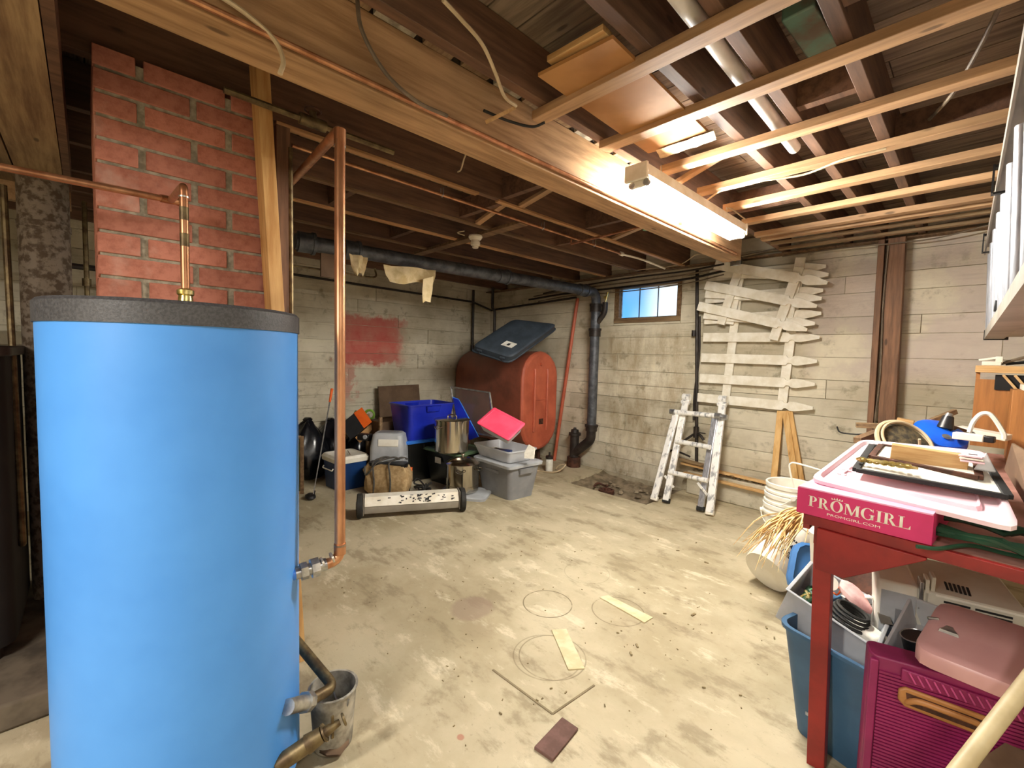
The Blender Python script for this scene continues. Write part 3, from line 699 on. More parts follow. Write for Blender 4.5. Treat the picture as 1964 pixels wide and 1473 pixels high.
part('trap', MB().tube(elbow([tr0, tr0+V(0, 0, -.13), V(bt.x, 4.36, bt.z+.02)], .06), .056, 16), M_irond, t, w=True)
part('hub', MB().cyl(tr0-V(0, 0, .02), tr0+V(0, 0, .05), .07, n=20).cyl(tr0+V(0, 0, .03), tr0+V(0, 0, .055), .08, n=20), M_irond, t, w=True)
part('cleanout', MB().lathe([(.055, 0), (.055, tp_.z-.03), (.075, tp_.z-.03), (.075, tp_.z), (.05, tp_.z+.005), (.045, tp_.z+.04), (.02, tp_.z+.045), (.016, tp_.z+.065), (0, tp_.z+.065)], (bt.x, 4.36, 0), 20, cap1=False), M_irond, t, w=True)
part('floor_hub', MB().cyl((bt.x, 4.36, 0), (bt.x, 4.36, .12), .085, n=20), M_rust, t, w=True)
# thin copper line and white flexible hose
k0, k1 = V((-2.176, 0.686, 2.265)), V((-2.200, 3.389, 2.265))
t = thing('thin_copper_line', 'thin copper line strapped under the joists, ending in white hose', 'pipe', k0)
part('pipe', MB().tube([k0, k1], .009, 10), M_copper, t, w=True)
k2 = V((-2.144, 3.642, 2.250)); k3 = V((-2.107, 3.990, 2.220))
part('hose', MB().tube(cr([k1, k1+(k1-k0)*.02, k2, k3]), .009, 8), M_whiteplastic, t, w=True)
part('connector', MB().cyl(k1-(k1-k0)*.008, k1+(k1-k0)*.008, .017, n=12), M_whiteplastic, t, w=True)
for f_ in (.3, .62, .85):
    q = k0+(k1-k0)*f_; part('strap', MB().tube([q+V(-.012, 0, .04), q+V(-.014, 0, 0), q+V(0, 0, -.014), q+V(.014, 0, 0), q+V(.012, 0, .04)], .0025, 5), M_galv, t, w=True)
b0 = V((-2.232, 2.732, 2.230)); b1 = V((-1.501, 2.581, 2.200)); b2 = V((-1.280, 2.355, 2.149))
t = thing('copper_branch_with_valve', 'short copper branch with a green-handled valve under the girder', 'pipe', b1)
part('pipe', MB().tube(elbow([b0+V(0, 0, .035), b0, b1, V(-1.275, b1.y+.02, b1.z-.03)], .015), .008, 10), M_copper, t, w=True)
part('valve_body', MB().cyl(b1+V(-.03, 0, 0), b1+V(.03, 0, 0), .014, n=10), M_brass, t, w=True)
part('valve_handle', MB().cyl(b1+V(0, 0, -.022), b1+V(0, 0, -.03), .022, n=12).cyl(b1, b1+V(0, 0, -.03), .005), pm('green_enamel', '#4f9a5a', '#3f8049', 6, .4), t, w=True)
g0, g1 = V((-1.275, 0.866, 2.137)), V((-1.275, 2.548, 2.143))
b = MB(); b.tube([g0+(g0-g1)*.9, g1+(g1-g0)*.55], .0085, 10); single('girder_side_pipe', b, M_copper, 'thin copper pipe running along the lit side of the main girder', 'pipe')
# lamp holder board
h0, h1 = V((-2.282, 2.264, 2.298)), V((-3.738, 2.296, 2.298))
b = MB(); b.beam(h0, h1, .085, .024); single('lamp_holder_board', b, W_old, 'weathered board nailed across the joists carrying the bulb socket', 'board', bev=.002)
bs = V((-2.775, 2.222, 2.285))
t = thing('bulb_socket', 'white porcelain bulb socket with no shade under the weathered board', 'bulb socket', bs)
part('base', MB().lathe([(.052, 0), (.055, -.012), (.045, -.03), (.034, -.036), (.034, -.05)], (0, 0, 0), 22), M_porc, t)
part('socket', MB().lathe([(.034, -.05), (.038, -.055), (.036, -.075), (.026, -.08), (.024, -.095), (.0, -.096)], (0, 0, 0), 22, cap1=False), M_porc, t)
b = MB(); b.tube(cr([bs+V(-.06, -.06, 0), bs+V(-.1, -.1, .02), bs+V(-.05, -.07, .03)]), .004, 6); single('socket_wire', b, M_cable, 'short cream wire looping beside the bulb socket', 'wire')

# cables
def cable(name, label, pts, r, m, cat='cable', group=None):
    return single(name, MB().tube(cr(pts, 7), r, 7), m, label, cat, group)
cable('electric_cable', 'cream cable dangling from the ceiling above the chimney with cut end', [(-1.280, 0.219, 2.180), (-1.270, 0.295, 2.158), (-1.270, 0.358, 2.129), (-1.260, 0.377, 2.083), (-1.260, 0.369, 2.045)], .006, M_cable)
cable('electric_cable', 'grey cable drooping down the girder face at upper left', [(-1.250, 0.564, 2.337), (-1.240, 0.576, 2.242), (-1.240, 0.648, 2.162), (-1.250, 0.759, 2.130), (-1.260, 0.880, 2.137)], .006, M_cabled)
cable('electric_cable', 'cream cable stapled down the joist side near the top centre', [(-1.052, 0.715, 2.300), (-1.071, 0.786, 2.300), (-1.095, 0.888, 2.290), (-1.144, 0.985, 2.270), (-1.192, 1.071, 2.250), (-1.218, 1.152, 2.260)], .006, M_cable)
cable('electric_cable', 'black cable looping under the near end of the first strapping board', [(-1.260, 1.035, 2.214), (-1.250, 1.145, 2.216), (-1.220, 1.238, 2.219), (-1.180, 1.267, 2.231)], .005, M_rubber)
cable('electric_cable', 'grey cable hanging across the joist bays at the upper right', [(-0.013, 1.901, 2.400), (-0.052, 2.070, 2.380), (-0.106, 2.268, 2.360), (-0.152, 2.406, 2.360), (-0.254, 2.760, 2.420)], .007, M_cabled)
cable('electric_cable', 'cream cable stapled along the fourth strapping board to the shop light', [(-1.166, 2.604, 2.260), (-0.987, 2.478, 2.270), (-0.837, 2.489, 2.272), (-0.643, 2.539, 2.268), (-0.469, 2.485, 2.274), (-0.325, 2.483, 2.274)], .005, M_cable)
for i, (zz, sag, r, m, lb) in enumerate(((2.19, .03, .012, M_irond, 'thickest dark conduit along the top of the far wall'), (2.225, .02, .008, M_cabled, 'grey conduit above the thick one along the far wall'),
        (2.15, .045, .006, M_cabled, 'grey cable sagging beneath the conduits on the far wall'), (2.245, .0, .009, M_irond, 'uppermost dark pipe tight under the joists at the far wall'))):
    cable('wall_conduit', lb, [(-4.3+i*.1, 4.40-.012*i, zz-.06), (-3.6, 4.40-.012*i, zz-.03), (-2.8, 4.39-.012*i, zz-sag), (-2.1, 4.39-.012*i, zz-sag*.6), (-1.7, 4.38-.012*i, zz+.02)], r, m, 'conduit')
cable('wall_conduit', 'pale cable bridging from girder end toward the right far corner', [(-1.573, 4.360, 2.320), (-1.306, 4.360, 2.336), (-0.996, 4.360, 2.331), (-0.590, 4.340, 2.332), (0.000, 4.300, 2.345)], .009, M_cabled, 'conduit')
cable('wall_conduit', 'thin cable drooping below the pale one toward the right corner', [(-1.221, 4.360, 2.270), (-0.851, 4.360, 2.275), (-0.586, 4.340, 2.262), (-0.269, 4.340, 2.255), (-0.008, 4.300, 2.290)], .005, M_cabled, 'conduit')
cable('wall_conduit', 'slim cream cable snaking over the window to the shop light end', [(-2.651, 4.330, 2.317), (-2.147, 4.330, 2.313), (-1.882, 4.200, 2.360), (-1.663, 4.200, 2.286), (-1.576, 4.300, 2.273)], .005, M_cable, 'conduit')
t = thing('junction_box', 'small grey electrical junction box with fittings where cables meet over the fence', 'junction box', (-1.597, 4.360, 2.276))
part('box', MB().box((0, 0, 0), (.09, .05, .08)), M_galv, t, bev=.004)
for k in range(3): part('connector', MB().cyl((-.05+.04*k, -.02, .04), (-.05+.04*k, -.02, .065), .012, n=8), M_brass, t)
part('cover_screw', MB().cyl((0, -.025, 0), (0, -.03, 0), .006, n=8), M_brass, t)
# vertical pipes on the far wall
vx = (-2.001, 4.440, 2.250)[0]; vb = (-1.924, 4.440, 0.358)
b = MB(); b.tube([(vx, 4.45, 2.26), (vb[0]+.02, 4.45, .3)], .016, 12); b.cyl((vx, 4.45, 1.6), (vx, 4.45, 1.66), .021)
t = single('black_wall_pipe', b, M_irond, 'thick black vertical pipe on the far wall behind the ladder', 'pipe')
b = MB(); b.tube(cr([(vx+.045, 4.46, 1.8), (vx+.06, 4.46, 1.4), (vx+.035, 4.46, 1.0), (vx+.04, 4.46, .75)]), .011, 10); single('black_wall_pipe_branch', b, M_irond, 'thinner black cable beside the black vertical wall pipe', 'cable')
bv = V((-1.918, 4.430, 0.628))
t = thing('black_gas_fitting', 'black elbow fitting with tap low on the vertical pipe behind the ladder', 'pipe fitting', bv)
part('tee', MB().cyl((0, 0, -.05), (0, 0, .06), .026, n=12).tube(elbow([(0, 0, 0), (.06, -.02, -.02), (.09, -.02, -.06)], .02), .014, 8), M_irond, t)
part('brace', MB().tube([(-.02, -.01, -.02), (-.14, -.02, -.12)], .012, 8), M_irond, t)
part('valve_lever', MB().box((.07, -.03, .01), (.07, .015, .01)), M_irond, t)
cable('tap_pipe', 'thin dark bent pipe poking out of the wall left of the ladder', [(-2.2, 4.49, .39), (-2.2, 4.43, .38), (-2.16, 4.4, .41), (-2.05, 4.38, .41), (-1.95, 4.4, .38)], .01, M_irond, 'pipe')
# two vertical vent pipes over the oil tank
for i, (a, c_, lb) in enumerate((((-5.144, 4.100, 2.333), (-5.139, 4.100, 1.453), 'left vertical fill pipe rising from the oil tank'), ((-4.721, 4.100, 2.150), (-4.660, 4.100, 1.657), 'right vertical vent pipe rising from the oil tank'))):
    a = V(a); xx = V(c_).x
    b = MB(); b.tube(elbow([(xx, 4.1, 1.40), (xx, 4.1, 2.02-.05*i), (xx-.05*i, 4.1, 2.06-.05*i), (xx-.05*i, 4.1, 2.3)], .015), .019, 12); b.cyl((xx, 4.1, 1.42), (xx, 4.1, 1.5), .028)
    single('oil_tank_pipe', b, M_irond, lb, 'pipe')
b = MB(); b.tube([(-5.100, 1.503, 2.164), (-5.100, 4.051, 2.121), (-5.08, 4.4, 2.03)], .014, 10); b.tube([(-5.08, 4.4, 2.03), (-3.5, 4.42, 2.1)], .014, 10)
single('corner_heating_pipe', b, M_irond, 'thin black pipe running high around the left corner of the walls', 'pipe')
for i, (p_, lb) in enumerate((((-.95, 0), 'a'),)): pass
# hanging cloths, paper over the drain pipe
def rag(name, label, o, ex, ez, nx, nz, m, amp=.03, taper=0):
    o, ex, ez = V(o), V(ex), V(ez); nn = ex.cross(ez).normalized(); b = MB(); vs = []
    for i in range(nx+1):
        for j in range(nz+1):
            u = i/nx; v = j/nz; vs.append(o+ex*((u-.5)*(1-taper*v)+.5)+ez*(v*(1+.12*math.sin(7*u)))+nn*(amp*math.sin(9*u+3*v)+random.uniform(-.3, .3)*amp))
    f = [(i*(nz+1)+j, (i+1)*(nz+1)+j, (i+1)*(nz+1)+j+1, i*(nz+1)+j+1) for i in range(nx) for j in range(nz)]
    b.add(vs, f); b.add([p+nn*.003 for p in vs], f)
    return single(name, b, m, label, 'cloth', ang=60)
r0, r1, r2 = V((-3.250, 1.690, 2.040)), V((-3.250, 2.188, 2.071)), V((-3.250, 1.735, 1.975))
rag('hanging_cloth', 'large cream cloth bundle draped under the black drain pipe', r0, r1-r0, V(0, 0, -.13), 12, 5, M_cloth, .025, .25)
r0, r1 = V((-3.200, 2.023, 1.968)), V((-3.200, 2.124, 2.004))
rag('hanging_strip', 'narrow cream tape strip dangling below the cloth bundle', r0, r1-r0, V((-3.200, 2.006, 1.766))-r0, 2, 7, M_cloth, .01, .3)
r0, r1 = V((-3.250, 1.418, 2.077)), V((-3.250, 1.565, 2.071))
rag('hanging_paper', 'small crumpled cream paper star hanging right of the copper riser', r0, r1-r0, V(0, 0, -.14), 5, 5, M_cloth, .02, .6)
r0, r1 = V((-3.400, 1.263, 2.102)), V((-3.400, 1.403, 2.112))
b = MB(); b.pp(r0, (r1-r0)+V(0, 0, -.01), V(.02, 0, 0), V(0, 0, -.2)); single('hanging_card', b, M_browncard, 'grey-brown card piece hanging under the drain pipe left of the riser', 'card')
cable('thin_ceiling_pipe', 'thin pipe under the drain pipe ending in an upturned elbow', [(-3.500, 1.046, 1.970), (-3.500, 1.444, 1.973), (-3.500, 1.732, 1.973), (-3.500, 1.745, 2.047)], .008, M_copperd, 'pipe')
# shut-off valve up in the joists left of riser
vv = V((-1.870, 0.667, 2.250))
t = thing('ceiling_shutoff_valve', 'dusty shut-off valve up among the joists left of the riser elbow', 'valve', vv)
part('valve_body', MB().cyl((0, -.05, 0), (0, .05, 0), .022).cyl((0, 0, 0), (0, 0, .04), .014), M_copperd, t)
part('valve_handle', MB().tube([(.03*math.cos(q), .03*math.sin(q), .045) for q in [i*math.pi/6 for i in range(12)]], .004, 6, True), M_rust, t)
part('tail_pipe', MB().tube([(0, -.3, 0), (0, .35, 0)], .012, 8), M_copperd, t)
# scraps and hooks on joists
cable('ceiling_hook', 'pale wire scrap sticking out of the joist near mid ceiling', [(-1.778, 1.362, 2.340), (-1.840, 1.390, 2.330), (-1.932, 1.441, 2.320), (-1.971, 1.449, 2.320)], .004, M_cable, 'wire')
b = MB(); b.beam((-1.240, 1.036, 2.170), (-1.240, 1.160, 2.262), .02, .012); single('wood_lath_scrap', b, W_palex, 'short lath scrap wedged at the girder beside the first strap', 'lath')
# black vertical coat-like post
t = thing('wooden_post', 'rough brown wooden post standing against the far wall with a cable on it', 'post', (-.475, 4.42, 0))
part('main_timber', MB().beam((.04, 0, 0), (.005, 0, 2.31), .10, .09, (0, 1, 0)), W_post, t, bev=.004)
part('side_timber', MB().beam((-.062, 0, 0), (-.085, 0, 2.31), .04, .07, (0, 1, 0)), W_post, t, bev=.003)
part('cable', MB().tube(cr([(-.02, -.055, .3), (-.04, -.055, .9), (-.03, -.055, 1.3), (-.045, -.055, 1.8), (-.04, -.055, 2.25)]), .005, 6), M_cabled, t)

# ================================================================ BUILDERS FOR CONTAINERS
def shell(b, w0, d0, w1, d1, h, z0=0, r=.04, wall=.004, rim=.012, rimh=.012, k=4, rim_in=True):
    """open container: bottom w0 x d0, top w1 x d1, with an outward rim"""
    b.loft([rr(w0, d0, r, z0, k), rr(w1, d1, r, z0+h-rimh, k), rr(w1+2*rim, d1+2*rim, r+rim, z0+h-rimh, k), rr(w1+2*rim, d1+2*rim, r+rim, z0+h, k),
            rr(w1-2*wall, d1-2*wall, r, z0+h, k), rr(w0-2*wall, d0-2*wall, r, z0+wall, k)]); return b
def tote_lid(b, w1, d1, z, r=.05, t=.018):
    b.loft([rr(w1+.03, d1+.03, r, z-.014), rr(w1+.035, d1+.035, r, z+t*.6), rr(w1+.01, d1+.01, r, z+t), rr(w1-.05, d1-.05, r*.8, z+t), rr(w1-.06, d1-.06, r*.8, z+t-.006)]); return b
CR = 0.8066   # heading of the camera-right direction, for things that face the camera
# ================================================================ OIL TANK CORNER
t = thing('oil_tank', 'large rust-red steel oil tank in the far left corner', 'oil tank', (-4.45, 4.11, 0))
oz, oh, ow = .80, 1.24, .64
def ob(wd, ht, x, n=10):
    r = wd/2-.0005; out = []
    for s, a0 in ((1, 0), (-1, 180)):
        for i in range(n+1):
            a = R_(a0+180*i/n); out.append(V(x, r*math.cos(a), oz+s*(ht/2-r)+r*math.sin(a)))
    return out
part('shell', MB().loft([ob(ow-.14, oh-.14, -.70), ob(ow-.03, oh-.03, -.68), ob(ow, oh, -.65), ob(ow, oh, .66)]), M_red, t)
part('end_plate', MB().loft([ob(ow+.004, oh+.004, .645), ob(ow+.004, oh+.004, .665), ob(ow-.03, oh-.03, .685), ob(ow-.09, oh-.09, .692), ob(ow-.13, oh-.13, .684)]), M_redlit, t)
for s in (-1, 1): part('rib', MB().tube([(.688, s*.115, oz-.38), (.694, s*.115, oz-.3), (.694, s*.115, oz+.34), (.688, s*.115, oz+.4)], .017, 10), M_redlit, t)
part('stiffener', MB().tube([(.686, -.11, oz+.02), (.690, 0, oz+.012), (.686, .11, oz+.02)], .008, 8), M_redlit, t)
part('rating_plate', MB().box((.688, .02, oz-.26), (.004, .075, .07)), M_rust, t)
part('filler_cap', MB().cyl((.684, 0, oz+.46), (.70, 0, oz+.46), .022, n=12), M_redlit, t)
for sx in (-.5, .5):
    for sy in (-.2, .2): part('leg', MB().cyl((sx, sy, 0), (sx, sy*.9, oz-oh/2+.06), .022, n=10).cyl((sx, sy, 0), (sx, sy, .01), .04), M_rust, t)
# bin lid on the tank
A, B_, C_, D_ = V((-3.819, 3.658, 1.796)), V((-3.486, 4.073, 1.752)), V((-3.466, 3.258, 1.312)), V((-3.899, 3.110, 1.463))
D_ = A+(C_-B_)*.0+(D_-A); C2 = B_+(D_-A)*1.02; C_ = (C_*.75+C2*.25)
t = thing('bin_lid', 'charcoal wheelie bin lid with a white label lying tilted on the oil tank', 'bin lid', (A+C_)/2)
nn = (D_-A).cross(B_-A).normalized()
if nn.z < 0: nn = -nn
def quad(f, off): # inset f, offset along the normal
    c = (A+B_+C_+D_)/4; return [c+(p-c)*f+nn*off for p in (A, B_, C_, D_)]
def rq(q, r=.12):
    out = []
    for i in range(4):
        p = q[i]; a = q[i-1]-p; c_ = q[(i+1) % 4]-p; p0 = p+a*r; p1 = p+c_*r
        for j in range(4): s = j/3; out.append(p0*(1-s)**2+p*2*s*(1-s)+p1*s*s)
    return out
part('lid_shell', MB().loft([rq(quad(1.06, -.10)), rq(quad(1.06, -.085)), rq(quad(1.02, -.08)), rq(quad(1.0, -.01)), rq(quad(.94, .0)), rq(quad(.9, .004)), rq(quad(.6, .008))]), M_lidgrey, t, w=True)
ee = (C_-D_).normalized(); ff = (A-D_).normalized(); o_ = D_+(C_-D_)*.5+(A-D_)*.22
part('label', MB().pp(o_+nn*.002, ee*.13, ff*.09, nn*.006), M_label, t, w=True)
part('label_print', MB().pp(o_+nn*.0085+ee*.05+ff*.02, ee*.03, ff*.04, nn*.001), M_ink, t, w=True)
for k in (.2, .8):
    q = D_+(C_-D_)*k; part('hinge_lug', MB().cyl(q-ee*.03-nn*.05, q+ee*.03-nn*.05, .018, n=10).box(q-nn*.07, (.03, .03, .05)), M_lidgrey, t, w=True)
b = MB(); b.cyl((-3.758, 4.406, 0.000), (-3.502, 4.455, 2.096), .021, n=16)
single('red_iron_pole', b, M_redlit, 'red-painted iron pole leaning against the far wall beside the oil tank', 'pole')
fl_ = V((-3.428, 3.930, 0.000))
t = thing('oil_filter', 'white-labelled oil filter canister standing on the floor under the tank end', 'filter', fl_)
part('canister', MB().lathe([(.04, .0), (.043, .01), (.043, .14), (.036, .15)], n=20), M_label, t)
part('head', MB().lathe([(.03, .15), (.045, .155), (.045, .185), (.012, .19), (.012, .23)], n=16), M_irond, t)
single('filter_hose', MB().tube(cr([fl_+V(-.25, -.12, .01), fl_+V(-.05, -.1, .008), fl_+V(.12, .0, .02), fl_+V(.15, .12, .09), fl_+V(.05, .12, .06), fl_+V(.02, .1, .02)]), .009, 8), M_cable, 'pale bent hose on the floor around the oil filter', 'hose')

# ================================================================ STORAGE PILE
def tote(name, label, loc, rot, w0, d0, h, m, lid=None, grow=.09, cat='storage box', inner=None, z=0, r=.045):
    t = thing(name, label, cat, (loc[0], loc[1], z), rot)
    w1, d1 = w0+grow, d0+grow
    part('body', shell(MB(), w0, d0, w1, d1, h, r=r), m, t)
    for s in (-1, 1): part('handle', MB().loft([rr(.03, .16, .012, h-.075, 3, s*(w1/2+.004)), rr(.05, .18, .02, h-.02, 3, s*(w1/2+.008))]), m, t)
    if lid: part('lid', tote_lid(MB(), w1+.02, d1+.02, h+.004), lid, t)
    return t
gt = tote('grey_storage_tote', 'grey plastic storage tote with closed lid on the floor before the oil tank', (-3.15, 2.985), -.045, .44, .31, .325, M_grey, M_greylid)
part('grip_recess', MB().box((.0, -.195, .25), (.2, .012, .03)), M_grey, gt, bev=.008)
t = thing('clear_tray', 'clear plastic tray of odds and ends standing on the grey tote', 'tray', (-3.2, 2.99, .349), -.045)
part('body', shell(MB(), .48, .30, .56, .37, .115, wall=.003, rim=.008), M_frost, t)
for k in range(3): part('paper_bundle', MB().box((-.18+.1*k, .02-.03*k, .03+.012*k), (.16, .13, .035), rz(.3*k)), (M_label, M_browncard, M_navy)[k], t, bev=.004)
fo = V((-2.916, 2.767, 0.581)); fl2 = V((-3.273, 2.681, 0.706)); fr = V((-2.900, 2.998, 0.706))
e1, e2 = fl2-fo, fr-fo; n3 = e2.cross(e1).normalized()
if n3.z < 0: n3 = -n3
e2 = (e2-e1.normalized()*e2.dot(e1.normalized())*.9); L1, L2 = e1.length, e2.length
M3 = Matrix((e1.normalized(), n3.cross(e1.normalized()), n3)).transposed()
if (M3 @ V(0, 1, 0)).dot(e2) < 0: M3 = Matrix((-e1.normalized(), n3.cross(-e1.normalized()), n3)).transposed()
cc = fo+e1/2+e2/2
t = thing('shoe_box', 'clear plastic box with coral pink lid tilted on top of the tray', 'storage box', cc-n3*.1, M=M3)
part('body', shell(MB(), L1-.07, L2-.06, L1-.02, L2-.02, .1, r=.02, wall=.002, rim=.004, rimh=.006), M_frost, t)
part('lid', MB().loft([rr(L1, L2, .02, .09), rr(L1+.004, L2+.004, .02, .104), rr(L1-.01, L2-.01, .02, .109), rr(L1-.05, L2-.05, .015, .109), rr(L1-.055, L2-.055, .015, .106)]), M_pink, t)
part('contents', MB().loft([rr(L1-.11, L2-.1, .02, .006), rr(L1-.07, L2-.07, .02, .07)]), pm('pale_pink_paper', '#f0c6c8', '#e5b4b8', 9, .8), t)
b = MB(); o_ = V((-2.785, 2.877, 0.449)); b.loft([[o_+V(-.03, 0, -.03), o_+V(.04, .05, -.03), o_+V(.05, .05, .07), o_+V(.0, .02, .1), o_+V(-.03, 0, .02)], [o_+V(-.03, .01, -.03), o_+V(.04, .06, -.03), o_+V(.05, .06, .07), o_+V(.0, .03, .1), o_+V(-.03, .01, .02)]])
single('white_paper_tag', b, M_label, 'crumpled white paper sticking up out of the clear tray', 'paper')
# pots
def pot(name, label, loc, r, h, z):
    t = thing(name, label, 'pot', (loc[0], loc[1], z), CR)
    part('body', MB().lathe([(0, .002), (r-.012, .002), (r, .014), (r, h), (r+.006, h+.002), (r+.006, h+.006), (r-.004, h+.006), (r-.004, .014), (0, .008)], n=56, cap0=False, cap1=False), M_steel, t)
    return t
pz = (-3.623, 2.648, 0.377)
t = pot('stock_pot', 'upper tall stainless stock pot with flat lid and strap handle', pz, .172, .315, pz[2])
part('lid', MB().lathe([(0, .33), (.03, .329), (.17, .322), (.182, .32), (.182, .325), (.17, .329), (.03, .338), (0, .339)], n=56, cap0=False, cap1=False), M_steel, t)
part('lid_handle', MB().tube(cr([(-.045, 0, .33), (-.04, 0, .36), (0, 0, .372), (.04, 0, .36), (.045, 0, .33)]), .006, 8), M_steel, t)
for a in (R_(235), R_(60)):
    c_ = V(math.cos(a), math.sin(a), 0); s_ = V(-c_.y, c_.x, 0)
    part('side_handle', MB().tube(cr([c_*.172+s_*.045+V(0, 0, .27), c_*.205+s_*.04+V(0, 0, .265), c_*.21+V(0, 0, .25), c_*.205-s_*.04+V(0, 0, .265), c_*.172-s_*.045+V(0, 0, .27)]), .005, 8), M_steel, t)
pz = V((-3.420, 2.602, 0.000))
t = pot('stock_pot', 'lower stainless pot with domed knobbed lid in front of the other pot', pz+V(.02, .02, 0), .158, .27, .03)
part('lid', MB().lathe([(.168, .272), (.168, .278), (.155, .29), (.12, .312), (.06, .33), (0, .333)], n=56, cap1=False), M_steel, t)
part('knob', MB().lathe([(.01, .33), (.01, .345), (.024, .352), (.02, .362), (0, .364)], n=16, cap1=False), M_steel, t)
for a in (R_(-90), R_(-20)):
    c_ = V(math.cos(a), math.sin(a), 0); s_ = V(-c_.y, c_.x, 0)
    part('side_handle', MB().tube(cr([c_*.158+s_*.045+V(0, 0, .235), c_*.19+s_*.04+V(0, 0, .23), c_*.195+V(0, 0, .215), c_*.19-s_*.04+V(0, 0, .23), c_*.158-s_*.045+V(0, 0, .235)]), .005, 8), M_steel, t)
part('groove', MB().tube([(.159*math.cos(q), .159*math.sin(q), .07) for q in [i*math.pi/24 for i in range(48)]], .002, 5, True), M_steel, t)
b = MB(); tote_lid(b, .46, .34, .012, .05); b.v = [rz(CR-.2) @ p+V(pz.x+.06, pz.y+.02, 0) for p in b.v]
single('grey_tote_lid', b, M_greylid, 'loose grey tote lid lying on the floor under the lower pot', 'lid')
# smoke-black tote with sage lid behind the pots
q = V((-3.833, 2.713, -0.004))
gz = (-3.623, 2.648, 0.377)[2]
t = tote('black_storage_tote', 'smoky black tote with sage green lid behind the two pots', (q.x+.04, q.y+.10), .1, .44, .32, gz-.026, M_darktote, M_green)
part('label', MB().box((-.02, -.212, gz-.12), (.09, .004, .06)), M_label, t)
# blue stack
nc = V((-3.961, 2.375, 0.456))
t = tote('black_storage_tote', 'black tote with sky blue lid standing under the royal blue tote', (nc.x-.26, nc.y+.26), .0, .34, .46, nc.z-.03, M_darktote, M_sky)
t = tote('royal_blue_tote', 'large open royal blue tote stacked on the sky blue lid', (nc.x-.20, nc.y+.26), .03, .33, .5, .37, M_royal, None, .08, z=nc.z-.004)
lp = [V((-4.015, 2.936, 0.877)), V((-3.965, 2.986, 0.856)), V((-3.634, 3.008, 0.481)), V((-3.796, 2.904, 0.399))]
b = MB(); b.loft([lp, [p+V(-.015, .02, 0) for p in lp]]); single('leaning_blue_lid', b, M_royal, 'royal blue tote lid leaning between the blue tote and the glass frame', 'lid', bev=.004)
b = MB(); b.tube([lp[0], lp[1], lp[2]], .006, 6)
part('lid_edge', b, M_sky, bpy.data.objects['leaning_blue_lid'], w=True)
# glass frame
g = [V((-4.075, 2.956, 0.989)), V((-3.583, 3.105, 0.957)), V((-3.473, 3.104, 0.494)), V((-3.939, 2.976, 0.438))]
g[3] = g[0]+(g[2]-g[1])
t = thing('framed_glass', 'thin silver framed glass panel leaning against the oil tank', 'glass panel', (g[2]+g[3])/2)
for i in range(4):
    part('frame_bar', MB().beam(g[i], g[(i+1) % 4], .018, .014), M_galv, t, w=True)
nq = (g[1]-g[0]).cross(g[3]-g[0]).normalized()
part('glass', MB().loft([g, [p+nq*.003 for p in g]]), M_glass, t, w=True)
# brown cardboard and crate behind
k0, k1 = V((-5.020, 2.588, 0.936)), V((-5.020, 3.163, 0.947))
b = MB(); b.loft([[V(-4.98, k0.y, 0), V(-4.98, k1.y+.02, 0), V(-5.1, k1.y, k1.z), V(-5.1, k0.y, k0.z)], [V(-4.96, k0.y, 0), V(-4.96, k1.y+.02, 0), V(-5.08, k1.y, k1.z), V(-5.08, k0.y, k0.z)]])
single('cardboard_sheet', b, M_browncard, 'tall brown cardboard sheet leaning against the red-painted wall', 'cardboard')
k0 = V((-4.494, 2.396, 0.435))
t = thing('slatted_crate', 'dark wooden crate with pale corner posts behind the blue tote', 'crate', (k0.x-.05, k0.y+.03, 0), .0)
part('body', MB().box((0, 0, .3), (.28, .3, .6)), M_browncard, t, bev=.004)
for sx in (-1, 1):
    for sy in (-1, 1): part('corner_post', MB().box((sx*.15, sy*.16, .33), (.03, .03, .66)), W_oldx, t)
# appliance
q = V((-3.947, 2.109, 0.000))+V(-.04, .04, 0)
t = thing('humidifier', 'pale grey plastic humidifier standing behind the canvas bag', 'humidifier', (q.x-.10, q.y+.06, 0), CR)
part('body', MB().loft([rr(.34, .26, .04, .0), rr(.35, .27, .05, .12), rr(.34, .26, .05, .4), rr(.30, .22, .05, .53), rr(.26, .18, .05, .55)]), M_greylid, t)
part('top_grille', MB().loft([rr(.2, .12, .02, .549), rr(.2, .12, .02, .556)]), M_grey, t)
part('front_badge', MB().box((.02, -.134, .26), (.11, .006, .035)), M_greylid, t, bev=.012)
part('front_panel', MB().box((.02, -.122, .46), (.2, .012, .07), rx(-.12)), M_whiteplastic, t, bev=.004)
# cooler
q = V((-4.171, 1.699, 0.000))
t = thing('cooler', 'navy blue picnic cooler with white lid behind the copper riser', 'cooler', (q.x-.17, q.y+.16, 0), .06)
part('body', MB().loft([rr(.30, .28, .03, 0), rr(.34, .31, .03, .27)]), M_navy, t)
part('lid', MB().loft([rr(.36, .33, .03, .27), rr(.37, .34, .03, .31), rr(.34, .31, .04, .335), rr(.30, .27, .03, .337), rr(.28, .25, .03, .33)]), M_whiteplastic, t)
part('handle', MB().tube(elbow([(-.1, -.172, .22), (-.1, -.185, .2), (.1, -.185, .2), (.1, -.172, .22)], .01), .006, 6), M_whiteplastic, t)
part('stick', MB().tube([(-.05, .05, .345), (.14, -.02, .345)], .004, 6), W_oldx, t)
